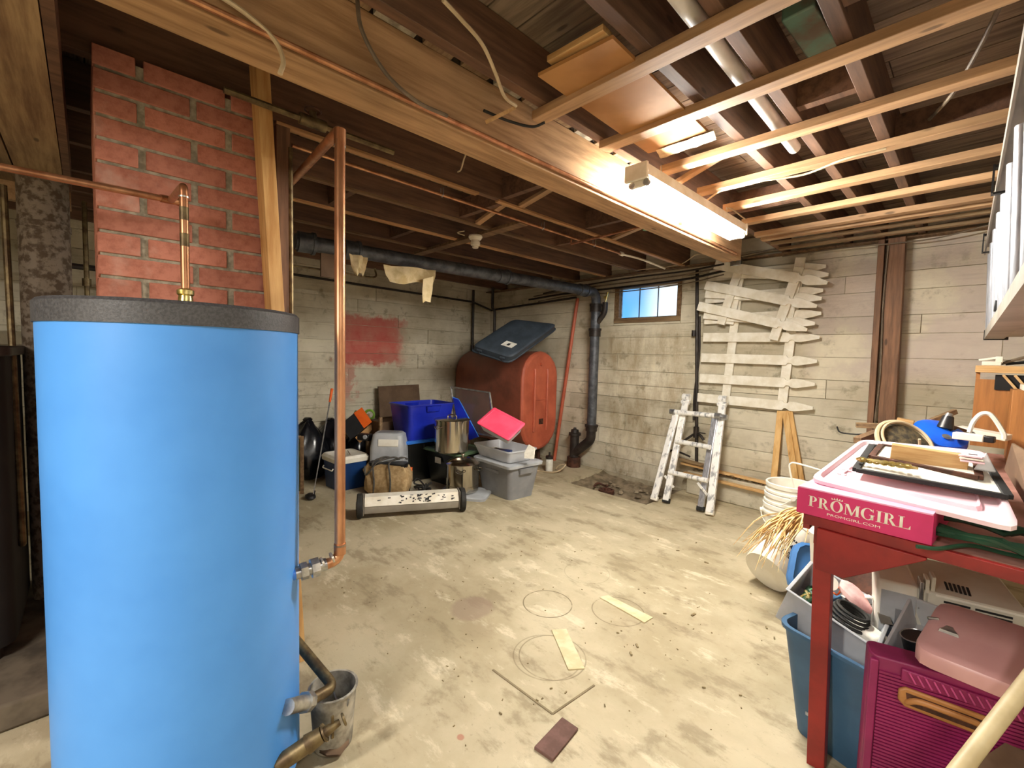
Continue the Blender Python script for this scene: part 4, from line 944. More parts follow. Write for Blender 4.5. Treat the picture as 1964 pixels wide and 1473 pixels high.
# black bags
def bag(label, loc, r, h, seed):
    rnd = random.Random(seed); loops = []; n = 26; ph = [rnd.uniform(0, 6.28) for _ in range(8)]
    for j, (f, zz) in enumerate(((.75, 0), (.98, .08), (1.05, .25), (1.0, .45), (.85, .65), (.6, .8), (.42, .88), (.3, .93), (.2, .96), (.24, 1.0), (.15, 1.03))):
        l = []
        for i in range(n):
            a = 2*math.pi*i/n; w_ = 1+.09*math.sin(3*a+ph[0]+j)+.07*math.sin(5*a+ph[1]-j*.8)+.05*math.sin(9*a+ph[2]+j*1.3)+rnd.uniform(-.02, .02)
            l.append(V(loc[0]+r*f*w_*math.cos(a), loc[1]+r*f*w_*math.sin(a), h*zz+(.015*math.sin(4*a+ph[3]) if 0 < j < 9 else 0)))
        loops.append(l)
    b = MB(); b.loft(loops); return single('garbage_bag', b, M_bag, label, 'garbage bag', 'black bags by the left wall', ang=50)
bag('shiny black garbage bag nearest the blue tank, left of the cooler', (-4.664, 1.646, -0.000)[:2], .21, .58, 1) if False else None
q = V((-4.927, 1.695, 0.075)); bag('tall black garbage bag left of the golf club', (q.x, q.y), .2, .62, 3)
q = V((-5.056, 1.993, 0.062)); bag('black garbage bag directly behind the golf club shaft', (q.x, q.y), .19, .58, 5)
q = V((-4.838, 2.155, 0.140)); bag('lumpy black garbage bag behind the cooler', (q.x-.02, q.y+.08), .17, .5, 8)
# golf club
h0 = V((-4.105, 1.462, 0.000)); h1 = V((-4.455, 1.751, 0.862))
t = thing('golf_club', 'golf driver with orange grip leaning on the black bags', 'golf club', h0)
part('shaft', MB().cyl(h0+V(0, 0, .05), h1, .0045, .007, n=8), M_galv, t, w=True)
part('grip', MB().cyl(h1-(h1-h0)*.02, h1+(h1-h0)*.13, .011, .014, n=10), M_orange, t, w=True)
part('hosel', MB().cyl(h0+V(0, 0, .03), h0+(h1-h0)*.08, .008, n=8), M_black, t, w=True)
part('head', MB().lathe([(.0, 0), (.035, .002), (.055, .02), (.05, .04), (.025, .055), (0, .058)], h0+V(-.02, -.02, 0), 16, Matrix.Diagonal((1.15, .85, 1)), cap0=False, cap1=False), M_black, t, w=True)
# picture frame at the tank edge
q = V((-4.326, 1.431, -0.000))
t = thing('picture_frame', 'old wooden picture frame standing on the floor right of the blue tank', 'picture frame', q, .9)
part('canvas', MB().box((-.16, .02, .27), (.30, .008, .5)), pm('olive_picture', '#6d6a3f', '#4c4a2e', 6, .6), t)
for a in ((-.32, 0), (0, 0)): part('frame_side', MB().box((a[0], .02, .27), (.03, .025, .56)), W_old, t, bev=.004)
for zz in (.01, .54): part('frame_rail', MB().box((-.16, .02, zz), (.30, .024, .03)), W_oldx, t, bev=.004)
# tilted black/orange carton
o_ = V((-4.487, 2.124, 0.538)); a_ = V((-4.644, 2.114, 0.638))-o_; c_ = V((-4.569, 2.259, 0.589))-o_; d_ = V((-4.510, 2.019, 0.450))-o_
t = thing('tipped_carton', 'tipped black carton with bright orange end lying on the bags', 'carton', o_)
part('box_side', MB().pp(o_, a_*1.4, c_*.95, d_*1.3), pm('black_card', '#25262a', '#1b1c1f', 6, .6), t, w=True, bev=.003)
nz_ = a_.cross(c_).normalized()
if nz_.dot(V(0, 0, 1.35)-V(0, 0, 0)-o_) < 0 and (V(0, 0, 1.35)-o_).dot(nz_) < 0: nz_ = -nz_
if (V(0, 0, 1.35)-o_).dot(nz_) < 0: nz_ = -nz_
part('orange_panel', MB().pp(o_+nz_*.001, a_*1.4, c_*.95, nz_*.004), M_orange, t, w=True)
k_ = [V((-4.575, 2.066, 0.435)), V((-4.643, 2.327, 0.586)), V((-4.632, 2.334, 0.540)), V((-4.536, 2.101, 0.375))]
b = MB(); b.loft([k_, [p+V(-.02, .02, 0) for p in k_]]); single('cardboard_flap', b, M_kraft, 'long kraft cardboard piece below the orange carton end', 'cardboard')
k_ = [V((-4.945, 2.152, 0.533)), V((-4.901, 2.212, 0.685)), V((-4.860, 2.325, 0.663)), V((-4.853, 2.247, 0.519))]
b = MB(); b.loft([k_, [p+V(-.02, .02, -.2) for p in k_]]); single('olive_carton', b, pm('olive_card', '#8a7c3e', '#756a34', 6, .7), 'olive yellow carton corner peeking out behind the orange carton', 'carton')
g_ = V((-4.735, 2.309, 0.648))
t = thing('green_toy', 'bright green plastic loop toy on top of the cartons', 'toy', g_)
part('loop', MB().tube([(.05*math.cos(q), .03*math.cos(q), .05*math.sin(q)) for q in [i*math.pi/8 for i in range(16)]], .014, 8, True), pm('lime_plastic', '#8fc04a', '#7fae3e', 6, .4), t)
part('white_core', MB().cyl((-.01, 0, -.02), (.01, 0, .02), .016, n=10), M_whiteplastic, t)
t = thing('dark_gadget', 'small black and grey gadget wedged left of the humidifier', 'gadget', (-4.332, 2.062, 0.478), .5)
part('body', MB().box((0, 0, 0), (.14, .08, .07)), M_black, t, bev=.01)
part('grey_knob', MB().cyl((.04, -.045, .01), (.04, -.06, .01), .022, n=12), M_greylid, t)
# canvas bag
q = V((-3.786, 1.997, 0.000))
t = thing('canvas_tote_bag', 'tan canvas bag with dark straps slumped on the floor behind the sweeper', 'bag', (q.x-.09, q.y+.09, 0), CR-.1)
loops = []; rnd = random.Random(4)
for f, fy, zz in ((.86, .8, 0), (1.0, 1.0, .04), (1.08, 1.05, .10), (1.04, .9, .17), (1.12, .75, .23), (.98, .66, .285)):
    l = rr(.42*f, .24*fy, .07, zz, 7); loops.append([p+V(.014*math.sin(40*p.x+zz*30), .018*math.sin(35*p.x+9*zz*10), (.026*math.sin(11*p.x+1.2)-.02*p.x/.2)*(zz > .15)+rnd.uniform(-.006, .006)) for p in l])
loops.append([V(p.x*.93, p.y*.85, p.z-.004) for p in loops[-1]]); loops.append([V(p.x*.9, p.y*.8, .16) for p in loops[-1]])
part('body', MB().loft(loops), M_canvas, t, ang=70)
part('mouth_shade', MB().loft([rr(.36, .14, .05, .165, 4), rr(.37, .145, .05, .296, 4)]), M_black, t)  # black plug: shade of the open bag mouth put into its colour
for x in (-.09, .07): part('strap', MB().tube(cr([(x-.01, -.125, .01), (x, -.133, .12), (x-.01, -.125, .22), (x-.03, -.08, .31), (x+.05, .0, .345), (x+.11, .03, .33)]), .009, 6), M_strap, t)
part('handle', MB().tube(cr([(-.2, -.09, .27), (-.17, -.14, .2), (-.12, -.15, .24), (-.06, -.12, .32), (.06, -.06, .36), (.12, -.02, .34)]), .008, 6), M_strap, t)
part('top_flap', MB().box((.04, .02, .325), (.24, .1, .01), rx(.25)@ry(-.12)), M_greylid, t, bev=.004)
# black cords
q = V((-3.648, 2.268, 0.000))
tc_ = thing('cable_tangle', 'tangle of black cables on the floor between the canvas bag and the pots', 'cables', q)
for k in range(4):
    pts = [q+V(random.uniform(-.12, .1), random.uniform(-.02, .14), abs(random.uniform(0, .12*(1-abs(i-3)/4))) +.012) for i in range(7)]
    part('cable', MB().tube(cr(pts), .008, 7), M_rubber, tc_, w=True)
t = thing('orange_handled_tool', 'small orange handled tool leaning right of the canvas bag', 'tool', (-3.747, 2.224, 0.000))
part('handle', MB().tube([(0, .02, .14), (-.02, .05, .24)], .012, 8), M_orange, t)
part('shaft', MB().tube([(.03, 0, 0), (0, .02, .15)], .005, 6), M_black, t)
# magnetic sweeper
wA, wB = V((-3.410, 1.582, 0.000)), V((-3.018, 2.328, 0.000))
ang_ = math.atan2(wB.y-wA.y, wB.x-wA.x); L = (wB-wA).length; c_ = (wA+wB)/2
t = thing('magnetic_sweeper', 'wheeled magnetic floor sweeper bar with chipped white top', 'sweeper', c_, ang_)
for s in (-1, 1):
    wh = part('wheel', MB().cyl((s*L/2-.022, .0, .1), (s*L/2+.022, 0, .1), .1, n=32), M_rubber, t, bev=.008)
    part('hub', MB().cyl((s*L/2-.03, 0, .1), (s*L/2+.03, 0, .1), .035, n=18), M_galv, wh)
pr = [(-.055, .045), (-.06, .105), (-.03, .17), (.05, .175), (.06, .045)]
part('magnet_bar', MB().loft([[V(x, y, z) for y, z in pr] for x in (-L/2+.035, L/2-.035)]), M_aludull, t, bev=.003)
part('top_panel', MB().loft([[V(x, y, z) for y, z in ((-.0615, .107), (-.0315, .172), (.05, .178), (.05, .182), (-.036, .178), (-.066, .109))] for x in (-L/2+.04, L/2-.04)]), M_white, t)
b = MB(); rnd = random.Random(2)
for k in range(46):
    x = rnd.gauss(0.08, .16); x = max(-.3, min(.32, x)); v_ = rnd.uniform(.1, .95); o_ = V(x, -.067+.031*v_, .110+.068*v_)
    ex_ = V(rnd.uniform(.006, .03), 0, 0); ey_ = V(0, .42, .9)*rnd.uniform(.004, .012)
    b.pp(o_, ex_+ey_*rnd.uniform(-.6, .6), ey_, V(0, -.0022, .001))
part('chipped_lettering', b, M_ink, t, kind='stuff')
for x in (-L/2+.03, L/2-.03): part('end_plate', MB().box((x, 0, .11), (.008, .13, .15)), M_aludull, t)

# ================================================================ FENCE PANELS ON THE FAR WALL
def fence(name, label, y, pickets, rails, dy=.018):
    t = thing(name, label, 'fence panel', (pickets[0][0][0], y, pickets[-1][0][2]))
    for (x0, _, z0), (x1, _, z1) in pickets:
        o = V(x0, y, z0); e = V(x1-x0, 0, z1-z0); L = e.length; w_ = .043
        pl = [(0, -w_), (L*.765, -w_), (L*.775, -w_*.62), (L*.79, -w_*.5), (L*.805, -w_*.58), (L*.82, -w_*.92), (L*.86, -w_*.98), (L*.93, -w_*.66), (L, -w_*.3)]
        pl = pl+[(a, -c) for a, c in reversed(pl)]
        b = MB(); ez = V(-e.z, 0, e.x).normalized(); b.prism(pl, o, e, ez, dy)
        pk = part('picket', b, M_white, t, w=True, bev=.0015)
        if y > 4.43:
            b = MB()
            for f_ in (.19, .215, .705, .73): b.cyl(o+e*f_+ez*random.uniform(-.015, .015)+V(0, -dy-.0015, 0), o+e*f_+V(0, -dy, 0), .003, n=6)
    for (x0, _, z0), (x1, _, z1) in rails:
        part('fence_rail', MB().beam((x0, y+.011, z0), (x1, y+.011, z1), .02, .075, (1, 0, 0)), M_white, t, w=True, bev=.0015)
    return t
pa = [((-1.924, 4.450, 0.986), (-0.937, 4.450, 0.976)), ((-1.913, 4.450, 1.181), (-0.934, 4.450, 1.180)), ((-1.908, 4.450, 1.386), (-0.930, 4.450, 1.374)), ((-1.898, 4.450, 1.588), (-0.924, 4.450, 1.576)),
      ((-1.896, 4.450, 1.759), (-0.924, 4.450, 1.775)), ((-1.897, 4.450, 1.964), (-0.921, 4.450, 1.965)), ((-1.877, 4.450, 2.176), (-0.914, 4.450, 2.161))]
fence('picket_fence_panel', 'longest white picket panel at the back, its bare lower pickets level above the stakes', 4.45, pa, [((-1.659, 4.460, 0.998), (-1.588, 4.460, 2.223)), ((-1.176, 4.460, 0.988), (-1.110, 4.460, 2.214))])
pc = [((-1.887, 4.410, 1.811), (-0.955, 4.410, 1.687)), ((-1.883, 4.410, 2.014), (-0.919, 4.410, 1.892)), ((-1.852, 4.410, 2.208), (-0.884, 4.410, 2.083))]
fence('picket_fence_panel', 'middle white picket panel, slightly tilted, between the back and front ones', 4.41, pc, [((-1.649, 4.420, 1.707), (-1.562, 4.420, 2.243)), ((-1.171, 4.420, 1.664), (-1.095, 4.420, 2.254))])
pb_ = [((-1.931, 4.370, 1.892), (-0.999, 4.370, 1.634)), ((-1.870, 4.370, 2.089), (-0.940, 4.370, 1.825)), ((-1.790, 4.370, 2.274), (-0.879, 4.370, 2.010))]
fence('picket_fence_panel', 'front white picket panel, steeply tilted with both rail ends showing', 4.37, pb_, [((-1.715, 4.380, 1.706), (-1.581, 4.380, 2.187)), ((-1.256, 4.380, 1.554), (-1.092, 4.380, 2.168))])
for i, (a, c_, lb) in enumerate((((-1.184, 4.455, 0.927), (-1.182, 4.380, 0.308), 'left leg-like wooden stake under the fence panels'), ((-1.147, 4.455, 0.931), (-1.004, 4.380, 0.289), 'middle wooden stake spreading right under the fence panels'), ((-1.116, 4.460, 0.934), (-0.981, 4.420, 0.332), 'rear right wooden stake in shade under the fence panels'))):
    a, c_ = V(a), V(c_); d = (c_-a).normalized(); c2 = c_+d*((c_.z-.24)/max(.1, -d.z))
    b = MB(); b.beam(a+V(0, 0, -.0), c2, .05, .02, (0, 1, 0)); single('wooden_stake', b, W_pale, lb, 'stake', bev=.002)

# ================================================================ MULTI-POSITION LADDER
T = V
lo, li = V((-2.052, 3.883, 0.010)), V((-1.947, 3.916, 0.010)); ro, ri = V((-1.532, 3.900, 0.010)), V((-1.632, 3.942, 0.010))
lt, rt_ = V((-1.973, 4.300, 0.988)), V((-1.623, 4.300, 0.999)); lp1, rp1 = V((-2.025, 4.200, 0.833)), V((-1.646, 4.200, 0.841))
t = thing('folding_ladder', 'paint-splattered aluminium folding ladder leaning on the wall beside the fence', 'ladder', (lo+ro)/2)
part('inner_rail', MB().beam(li+V(0, 0, .02), lt, .035, .06, (1, 0, 0)), M_paintladder, t, w=True, bev=.006)
part('inner_rail', MB().beam(ri+V(0, 0, .02), rp1+(rp1-ri)*.02, .03, .055, (1, 0, 0)), M_alu, t, w=True, bev=.006)
part('outer_rail', MB().beam(lo+V(0, 0, .02), lp1, .03, .06, (1, 0, 0)), M_paintladder, t, w=True, bev=.006)
part('outer_rail', MB().beam(ro+V(0, 0, .02), rt_, .035, .065, (1, 0, 0)), M_paintladder, t, w=True, bev=.006)
for p, q in ((lo, lp1), (li, lt), (ro, rt_), (ri, rp1)):
    d = (q-p).normalized(); part('rubber_foot', MB().beam(p, p+d*.045, .042, .07, (1, 0, 0)), M_rubber if p is not ro and p is not lo else M_whiteplastic, t, w=True, bev=.008)
for (a, c_, r) in (((-2.047, 4.190, 0.842), (-1.615, 4.190, 0.850), .024), ((-1.968, 4.110, 0.571), (-1.623, 4.060, 0.574), .023), ((-1.972, 4.000, 0.286), (-1.598, 3.980, 0.287), .023)):
    part('rung', MB().cyl(a, c_, r, n=16), M_paintladder, t, w=True)
for a in (lt, rt_): part('hinge', MB().cyl(a+V(-.035, -.0, .0), a+V(.035, 0, .0), .036, n=20).cyl(a+V(-.04, -.02, -.05), a+V(.04, -.02, -.05), .02, n=14), M_paintladder, t, w=True, kind=None)
for p in (V((-2.049, 4.170, 0.848)), V((-1.612, 4.170, 0.857)), V((-1.567, 4.200, 0.845))): part('locking_knob', MB().cyl(p+V(-.025, 0, 0), p+V(.025, 0, 0), .026, n=16), M_galv, t, w=True)
for a, c_ in (((-2.008, 3.990, 0.244), (-1.913, 3.990, 0.149)), ((-1.681, 3.970, 0.251), (-1.583, 3.960, 0.162))): part('brace', MB().beam(a, c_, .012, .018), M_paintladder, t, w=True)

# ================================================================ HANGING EXTENSION LADDER (upper right)
tz, bz = 2.02, 1.53
y1 = 3.66; y0 = .95
t = thing('extension_ladder', 'long aluminium extension ladder hung on its side from the ceiling at right', 'ladder', (.05, (y0+y1)/2, bz))
def xr(y, base): return base+.0145*(3.4-y)
def rail(z, base, s, dpt=.075):
    b = MB(); b.loft([[V(xr(y, base)+x, y, z+s*zz) for x, zz in ((0, -.014), (dpt, -.014), (dpt, .034), (dpt-.006, .034), (dpt-.006, -.008), (.006, -.008), (.006, .034), (0, .034))] for y in (y0, y1)]); return b
part('lower_rail', rail(bz, .022, 1), M_aludull, t, w=True); part('upper_rail', rail(tz, -.008, -1), M_aludull, t, w=True)
part('fly_lower_rail', rail(bz+.01, .105, 1, .06), M_aludull, t, w=True); part('fly_upper_rail', rail(tz-.01, .075, -1, .06), M_aludull, t, w=True)
for k in range(9):
    y = 3.58-.305*k; part('rung', MB().cyl((xr(y, .045), y, bz+.0), (xr(y, .026), y, tz-.045), .0225, n=18), M_alu, t, w=True)
    if k < 8: y -= .11; part('fly_rung', MB().cyl((xr(y, .135), y, bz+.01), (xr(y, .11), y, tz-.04), .02, n=16), M_alu, t, w=True)
part('end_cap', MB().bx(.015, .11, y1-.008, y1+.01, bz-.02, bz+.036), M_rubber, t, w=True)
part('lock_bracket', MB().bx(.03, .07, 2.45, 2.49, bz+.035, bz+.075), M_black, t, w=True, bev=.003)
for y, lb in ((2.35, 'black plate hook holding the extension ladder near its middle'), (3.5, 'black plate hook holding the far end of the extension ladder')):
    x = xr(y, -.014); b = MB(); b.bx(x-.006, x, y-.02, y+.02, tz-.05, tz+.05); b.bx(x-.006, x+.10, y-.012, y+.012, tz+.04, tz+.05); b.bx(x+.085, x+.095, y-.012, y+.012, tz+.045, 2.285); b.bx(x+.0, x+.10, y-.012, y+.012, tz-.052, tz-.045)
    single('ladder_hook', b, M_black, lb, 'hook')

# ================================================================ RED BENCH
FL = V(-.365, 1.727, 0); FD = V(.9926, -.1219, 0); SD = V(.1219, .9926, 0)
FR = FL+FD*.93; BL = V(-.395, 3.86, 0); BR = V(.62, 3.86, 0)
t = thing('red_work_bench', 'red painted wooden work bench with worn pinkish top along the right', 'work bench', (.1, 2.7, 0))
pl = [FL, FR, BR, BL]
part('top', MB().loft([[p+V(0, 0, .815) for p in pl], [p+V(0, 0, .85) for p in pl]]), M_benchtop, t, w=True, bev=.003)
def edge(n_, a, c_, z0, z1, th, m, off):
    a, c_ = V(a), V(c_); d = (c_-a).normalized(); n3 = V(d.y, -d.x, 0)*off
    part(n_, MB().pp(V(a.x, a.y, z0)+n3, (c_-a), V(-n3.x, -n3.y, 0).normalized()*th, V(0, 0, z1-z0)), m, t, w=True, bev=.002)
edge('front_edge_board', FL, FR, .818, .852, .02, M_redbench, .006)
edge('side_edge_board', BL, FL, .80, .851, .02, M_redbench, .006)
lg = (FL+FD*.035+SD*.03)
part('leg', MB().beam((lg.x+.012, lg.y, .815), (-.29, 1.752, .0), .05, .045, (0, 1, 0)), M_redbench, t, w=True, bev=.002)
o_ = FL+FD*.02-SD*.0
part('gusset', MB().prism([(.02, .818), (.02, .682), (.10, .682), (.285, .812), (.285, .818)], o_, FD, (0, 0, 1), .016), M_redbench, t, w=True, bev=.002)
part('cleat', MB().box(FL+SD*.12+FD*.03+V(0, 0, .765), (.04, .14, .05), rz(-.12)), M_redbench, t, w=True, bev=.003)
for q in (FR-FD*.05+SD*.05, BL+V(.06, -.06, 0), BR+V(-.06, -.06, 0)): part('leg', MB().bx(q.x-.025, q.x+.025, q.y-.025, q.y+.025, 0, .814), M_redbench, t, w=True, bev=.002)

# ---- promotional box
f0, f1 = V((-0.390, 1.715, 0.853)), V((-0.056, 1.689, 0.853))
ex = (f1-f0); bw = ex.length; ex.normalize(); ey = V(-ex.y, ex.x, 0); bh = 0.938-.853; bd = .33
M4 = Matrix((ex, ey, V(0, 0, 1))).transposed()
t = thing('promotional_dress_box', 'hot pink cardboard box with white PROMGIRL lettering on the bench front corner', 'box', f0, M=M4)
part('front_panel', MB().bx(0, bw, 0, .004, 0, bh), M_promo, t, bev=.001)
part('side_panel', MB().bx(bw-.004, bw, .004, bd, 0, bh*.97), M_promo, t)
part('side_panel', MB().bx(0, .004, .004, bd, 0, bh), M_promo, t)
part('back_panel', MB().bx(.004, bw-.004, bd-.004, bd, 0, bh), M_promo, t)
part('bottom_panel', MB().bx(.004, bw-.004, .004, bd-.004, 0, .004), M_promo, t)
part('lid_flap', MB().bx(.002, bw-.002, .0, bd, bh, bh+.004), M_promoin, t)
# serif lettering built as strokes
def arc(b, cx, cy, rx0, ry0, rx1, ry1, a0, a1, n=18, z=0, th=.0008):
    A = []; 
    for i in range(n+1):
        a = R_(a0+(a1-a0)*i/n); A.append(((cx+rx0*math.cos(a), cy+ry0*math.sin(a)), (cx+rx1*math.cos(a), cy+ry1*math.sin(a))))
    vs = []; fs = []
    for (o1, i1) in A: vs += [V(o1[0], 0, o1[1]), V(i1[0], 0, i1[1]), V(o1[0], -th, o1[1]), V(i1[0], -th, i1[1])]
    for i in range(n): k = 4*i; fs += [(k+2, k+3, k+7, k+6), (k, k+2, k+6, k+4), (k+1, k+5, k+7, k+3)]
    b.add(vs, fs)
def bar(b, x0, z0, x1, z1, x2, z2, x3, z3, th=.0008):
    q = [(x0, z0), (x1, z1), (x2, z2), (x3, z3)]; b.loft([[V(x, 0, z) for x, z in q], [V(x, -th, z) for x, z in q]])
def rect(b, x0, x1, z0, z1): bar(b, x0, z0, x1, z0, x1, z1, x0, z1)
def glyph(ch):
    b = MB(); S = .19; s = .035   # stem and serif thickness for height 1
    if ch in 'PRIL':
        rect(b, .1, .1+S, 0, 1); rect(b, 0, .1+S+.1, 0, s); 
        if ch in 'IL': rect(b, 0, .1+S+.1, 1-s, 1)
        else: rect(b, 0, .3, 1-s, 1)
    if ch in 'PR':
        arc(b, .32, .735, .32, .265, .15, .23, -90, 90); rect(b, .25, .34, 1-s, 1); rect(b, .25, .34, .47, .505)
    if ch == 'R': bar(b, .33, .5, .5, .49, .82, 0, .6, 0); rect(b, .58, .9, 0, s)
    if ch == 'L': rect(b, .2, .72, 0, s*1.3); bar(b, .62, 0, .76, 0, .76, .3, .73, .3)
    if ch == 'O': arc(b, .45, .5, .45, .53, .25, .49, 0, 360, 32)
    if ch == 'M':
        rect(b, .1, .15, 0, 1); rect(b, 0, .25, 0, s); rect(b, .0, .2, 1-s, 1); rect(b, .83, .83+S, 0, 1); rect(b, .75, 1.1, 0, s); rect(b, .85, 1.1, 1-s, 1)
        bar(b, .1, 1, .3, 1, .62, .12, .5, .0); bar(b, .5, 0, .58, 0, .93, 1, .85, 1)
    if ch == 'G':
        arc(b, .46, .5, .46, .53, .26, .49, 40, 330, 28); rect(b, .66, .84, .05, .45); rect(b, .56, .92, .44, .475); bar(b, .78, .72, .82, .72, .82, 1.0, .79, 1.0)
    return b, {'P': .74, 'R': .92, 'O': .97, 'M': 1.16, 'G': 1.0, 'I': .45, 'L': .84}[ch]
tx0, tx1 = bw*.10, bw*.87; word = 'PROMGIRL'; tot = sum(glyph(c)[1] for c in word); H_ = bh*.40; sx = (tx1-tx0)/tot; x = tx0
fp = bpy.data.objects[[o.name for o in t.children if o.name.startswith('front_panel')][0]]
for ch in word:
    g_, adv = glyph(ch); g_.v = [V(x+p.x*sx, -.0004+p.y, bh*.36+p.z*H_) for p in g_.v]; part('letter_'+ch.lower() if False else 'letter', g_, M_white, fp); x += adv*sx
b = MB(); ox = tx0+(glyph('P')[1]+glyph('R')[1]+.45)*sx
for k in range(-2, 3): bar(b, ox+k*.006-.003, bh*.80, ox+k*.006+.003, bh*.80, ox+k*.0075, bh*(.9-.02*abs(k)), ox+k*.0072, bh*(.9-.02*abs(k)))
b.v = [V(p.x, p.y-.0004, p.z) for p in b.v]; part('crown_mark', b, M_white, fp)
def text_mesh(body, size, m, parent, loc, width=None):
    cu = bpy.data.curves.new('text', 'FONT'); cu.body = body; cu.size = size; cu.extrude = .0004; cu.resolution_u = 3
    o = bpy.data.objects.new('tmp_text', cu); COL.objects.link(o); bpy.context.view_layer.update()
    me = bpy.data.meshes.new_from_object(o.evaluated_get(bpy.context.evaluated_depsgraph_get())); bpy.data.objects.remove(o)
    vs = [v.co.copy() for v in me.vertices]; fs = [tuple(p.vertices) for p in me.polygons]; bpy.data.meshes.remove(me)
    x0_, x1_ = min(v.x for v in vs), max(v.x for v in vs); k = (width/(x1_-x0_)) if width else 1
    b = MB(); b.add([V(loc[0]+(v.x-x0_)*k, loc[1]-v.z, loc[2]+v.y) for v in vs], fs); return b
part('small_lettering', text_mesh('PROMGIRL.COM', .011, None, None, (bw*.26, -.0006, bh*.15), bw*.40), M_white, fp)

# ---- white tray on the box
tl = [V((-0.375, 1.794, 0.957)), V((0.104, 1.696, 0.945)), V((0.045, 2.581, 1.020)), V((-0.336, 2.488, 1.020))]
def rq2(f, off):
    c = (tl[0]+tl[1]+tl[2]+tl[3])/4; return rq([c+(p-c)*f+V(0, 0, off) for p in tl], .08)
t = thing('boot_tray', 'white plastic tray with pink tinge lying over the pink box', 'tray', tl[0])
part('rim', MB().loft([rq2(1.0, -.012), rq2(1.0, .0), rq2(.97, .004), rq2(.93, .003), rq2(.90, -.010), rq2(.74, -.012), rq2(.72, -.002), rq2(.70, -.002), rq2(.69, -.008)]), M_tray, t, w=True)
for k in range(7):
    u = .2+.09*k; a = tl[0]+(tl[3]-tl[0])*u; d = (tl[1]-tl[0]); part('drain_rib', MB().tube([a+d*.1+V(0, 0, -.004), a+d*.155+V(0, 0, -.004)], .004, 6), M_tray, t, w=True)
# picture frames lying on the tray
def flat_frame(label, q, z, th, m, inner, bwid):
    q = [V(*p) for p in q]
    for p in q: pass
    t = thing('flat_picture_frame', label, 'picture frame', q[0]); n_ = V(0, 0, 1)
    for i in range(4):
        a, c_ = q[i], q[(i+1) % 4]; part('frame_bar', MB().beam(a+n_*th/2, c_+n_*th/2, bwid, th), m, t, w=True, bev=.002)
    part('backing', MB().loft([q, [p+n_*th*.6 for p in q]]), inner, t, w=True); return t
flat_frame('larger black edged picture frame lying flat on the white tray', ((-0.264, 1.898, 0.985), (0.087, 1.926, 0.972), (0.044, 2.208, 1.020), (-0.273, 2.288, 1.020)), 0, .014, M_ink, M_label, .022)
flat_frame('smaller dark moulded picture frame stacked on the larger one', ((-0.246, 2.078, 1.008), (0.027, 2.015, 1.000), (0.016, 2.266, 1.030), (-0.240, 2.252, 1.030)), 0, .014, M_rust, M_label, .02)
wa, wb = V((-0.195, 2.071, 1.045)), V((-0.001, 2.087, 1.035))
b = MB(); b.beam(wa+V(.0, .02, 0), wb+V(0, .02, 0), .05, .052); single('wood_block', b, W_palex, 'short pale two-by-two wood block resting on the stacked frames', 'wood block', bev=.0015)
q = V((-0.211, 1.956, 1.012)); t = thing('brass_ornament', 'ornate brass fitting lying at the left end of the frames', 'ornament', q)
for k in range(7): part('scroll', MB().tube([(.02*k-.05+.012*math.cos(a), .012*math.sin(2*a)*.9, .008+.006*math.sin(a)) for a in [i*math.pi/5 for i in range(10)]], .0035, 6, True), M_brass, t)
part('stem', MB().tube(cr([(-.06, 0, .008), (0, -.01, .012), (.06, -.015, .008), (.10, -.02, .01)]), .005, 6), M_brass, t)
q = V((0.009, 2.069, 1.050)); t = thing('switch_plate', 'pale pink and white plastic plate stack right of the wood block', 'plate', q)
for k in range(3): part('plate', MB().box((0, .004*k, .008*k), (.055, .06, .005), rz(-.1*k)), (M_tray, M_whiteplastic, M_tray)[k], t, bev=.001)
part('slot', MB().box((0, 0, .021), (.02, .004, .002)), M_ink, t)
q = V((0.043, 2.076, 1.020)); b = MB(); b.prism([(0, 0), (.05, 0), (.025, .06)], q+V(-.03, 0, 0), (1, 0, 0), (0, .25, 1), .03)
single('clear_wedge', b, M_frost, 'small translucent triangular bracket at the right end of the frames', 'bracket', bev=.004)
# hoop, drain auger, mouldings at the back of the bench
q = V((-0.230, 3.002, 0.960)); D2 = q.length
t = thing('coiled_hoop', 'round tan hoop with dark fuzzy filling standing behind the tray', 'hoop', q, M=rz(.75)@rx(.9))
part('rim', MB().tube([(.125*math.cos(a), .125*math.sin(a), .0) for a in [i*math.pi/20 for i in range(40)]], .012, 8, True), M_cable, t)
part('inner_rim', MB().tube([(.112*math.cos(a), .112*math.sin(a), .02) for a in [i*math.pi/20 for i in range(40)]], .007, 8, True), M_cable, t)
part('filling', MB().lathe([(0, -.004), (.115, -.004), (.10, .012), (0, .025)], n=30, cap0=False, cap1=False), pm('dark_fuzz', '#5d5036', '#2c271c', 40, .95, bump=.006), t)
part('tie', MB().tube(cr([(0, -.06, .03), (.0, -.05, .07), (-.01, -.03, .1)]), .006, 6), M_cable, t)
q = V((-0.118, 3.225, 0.985))
t = thing('drain_auger', 'bright blue drum drain auger with black handle at the back of the bench', 'drain auger', q, M=rz(.55)@rx(.55))
part('drum', MB().lathe([(0, -.04), (.08, -.04), (.11, -.028), (.118, 0), (.11, .028), (.09, .036), (.03, .04), (0, .04)], n=40, cap0=False, cap1=False), M_brightblue, t)
part('crank', MB().tube(cr([(.02, -.1, -.02), (.06, -.13, -.03), (.09, -.12, -.05)]), .008, 8), M_navy, t)
part('label', MB().cyl((0, -.05, .044), (0, -.05, .0465), .02, n=12), M_galv, t)
ha, hb = V((-0.096, 3.248, 1.030)), V((-0.084, 3.267, 1.110))
part('handle', MB().cyl(ha, ha+(hb-ha)*.8, .035, .022, n=18), M_black, t, w=True)
part('chuck', MB().cyl(ha+(hb-ha)*.78, hb, .019, .014, n=14), M_galv, t, w=True)
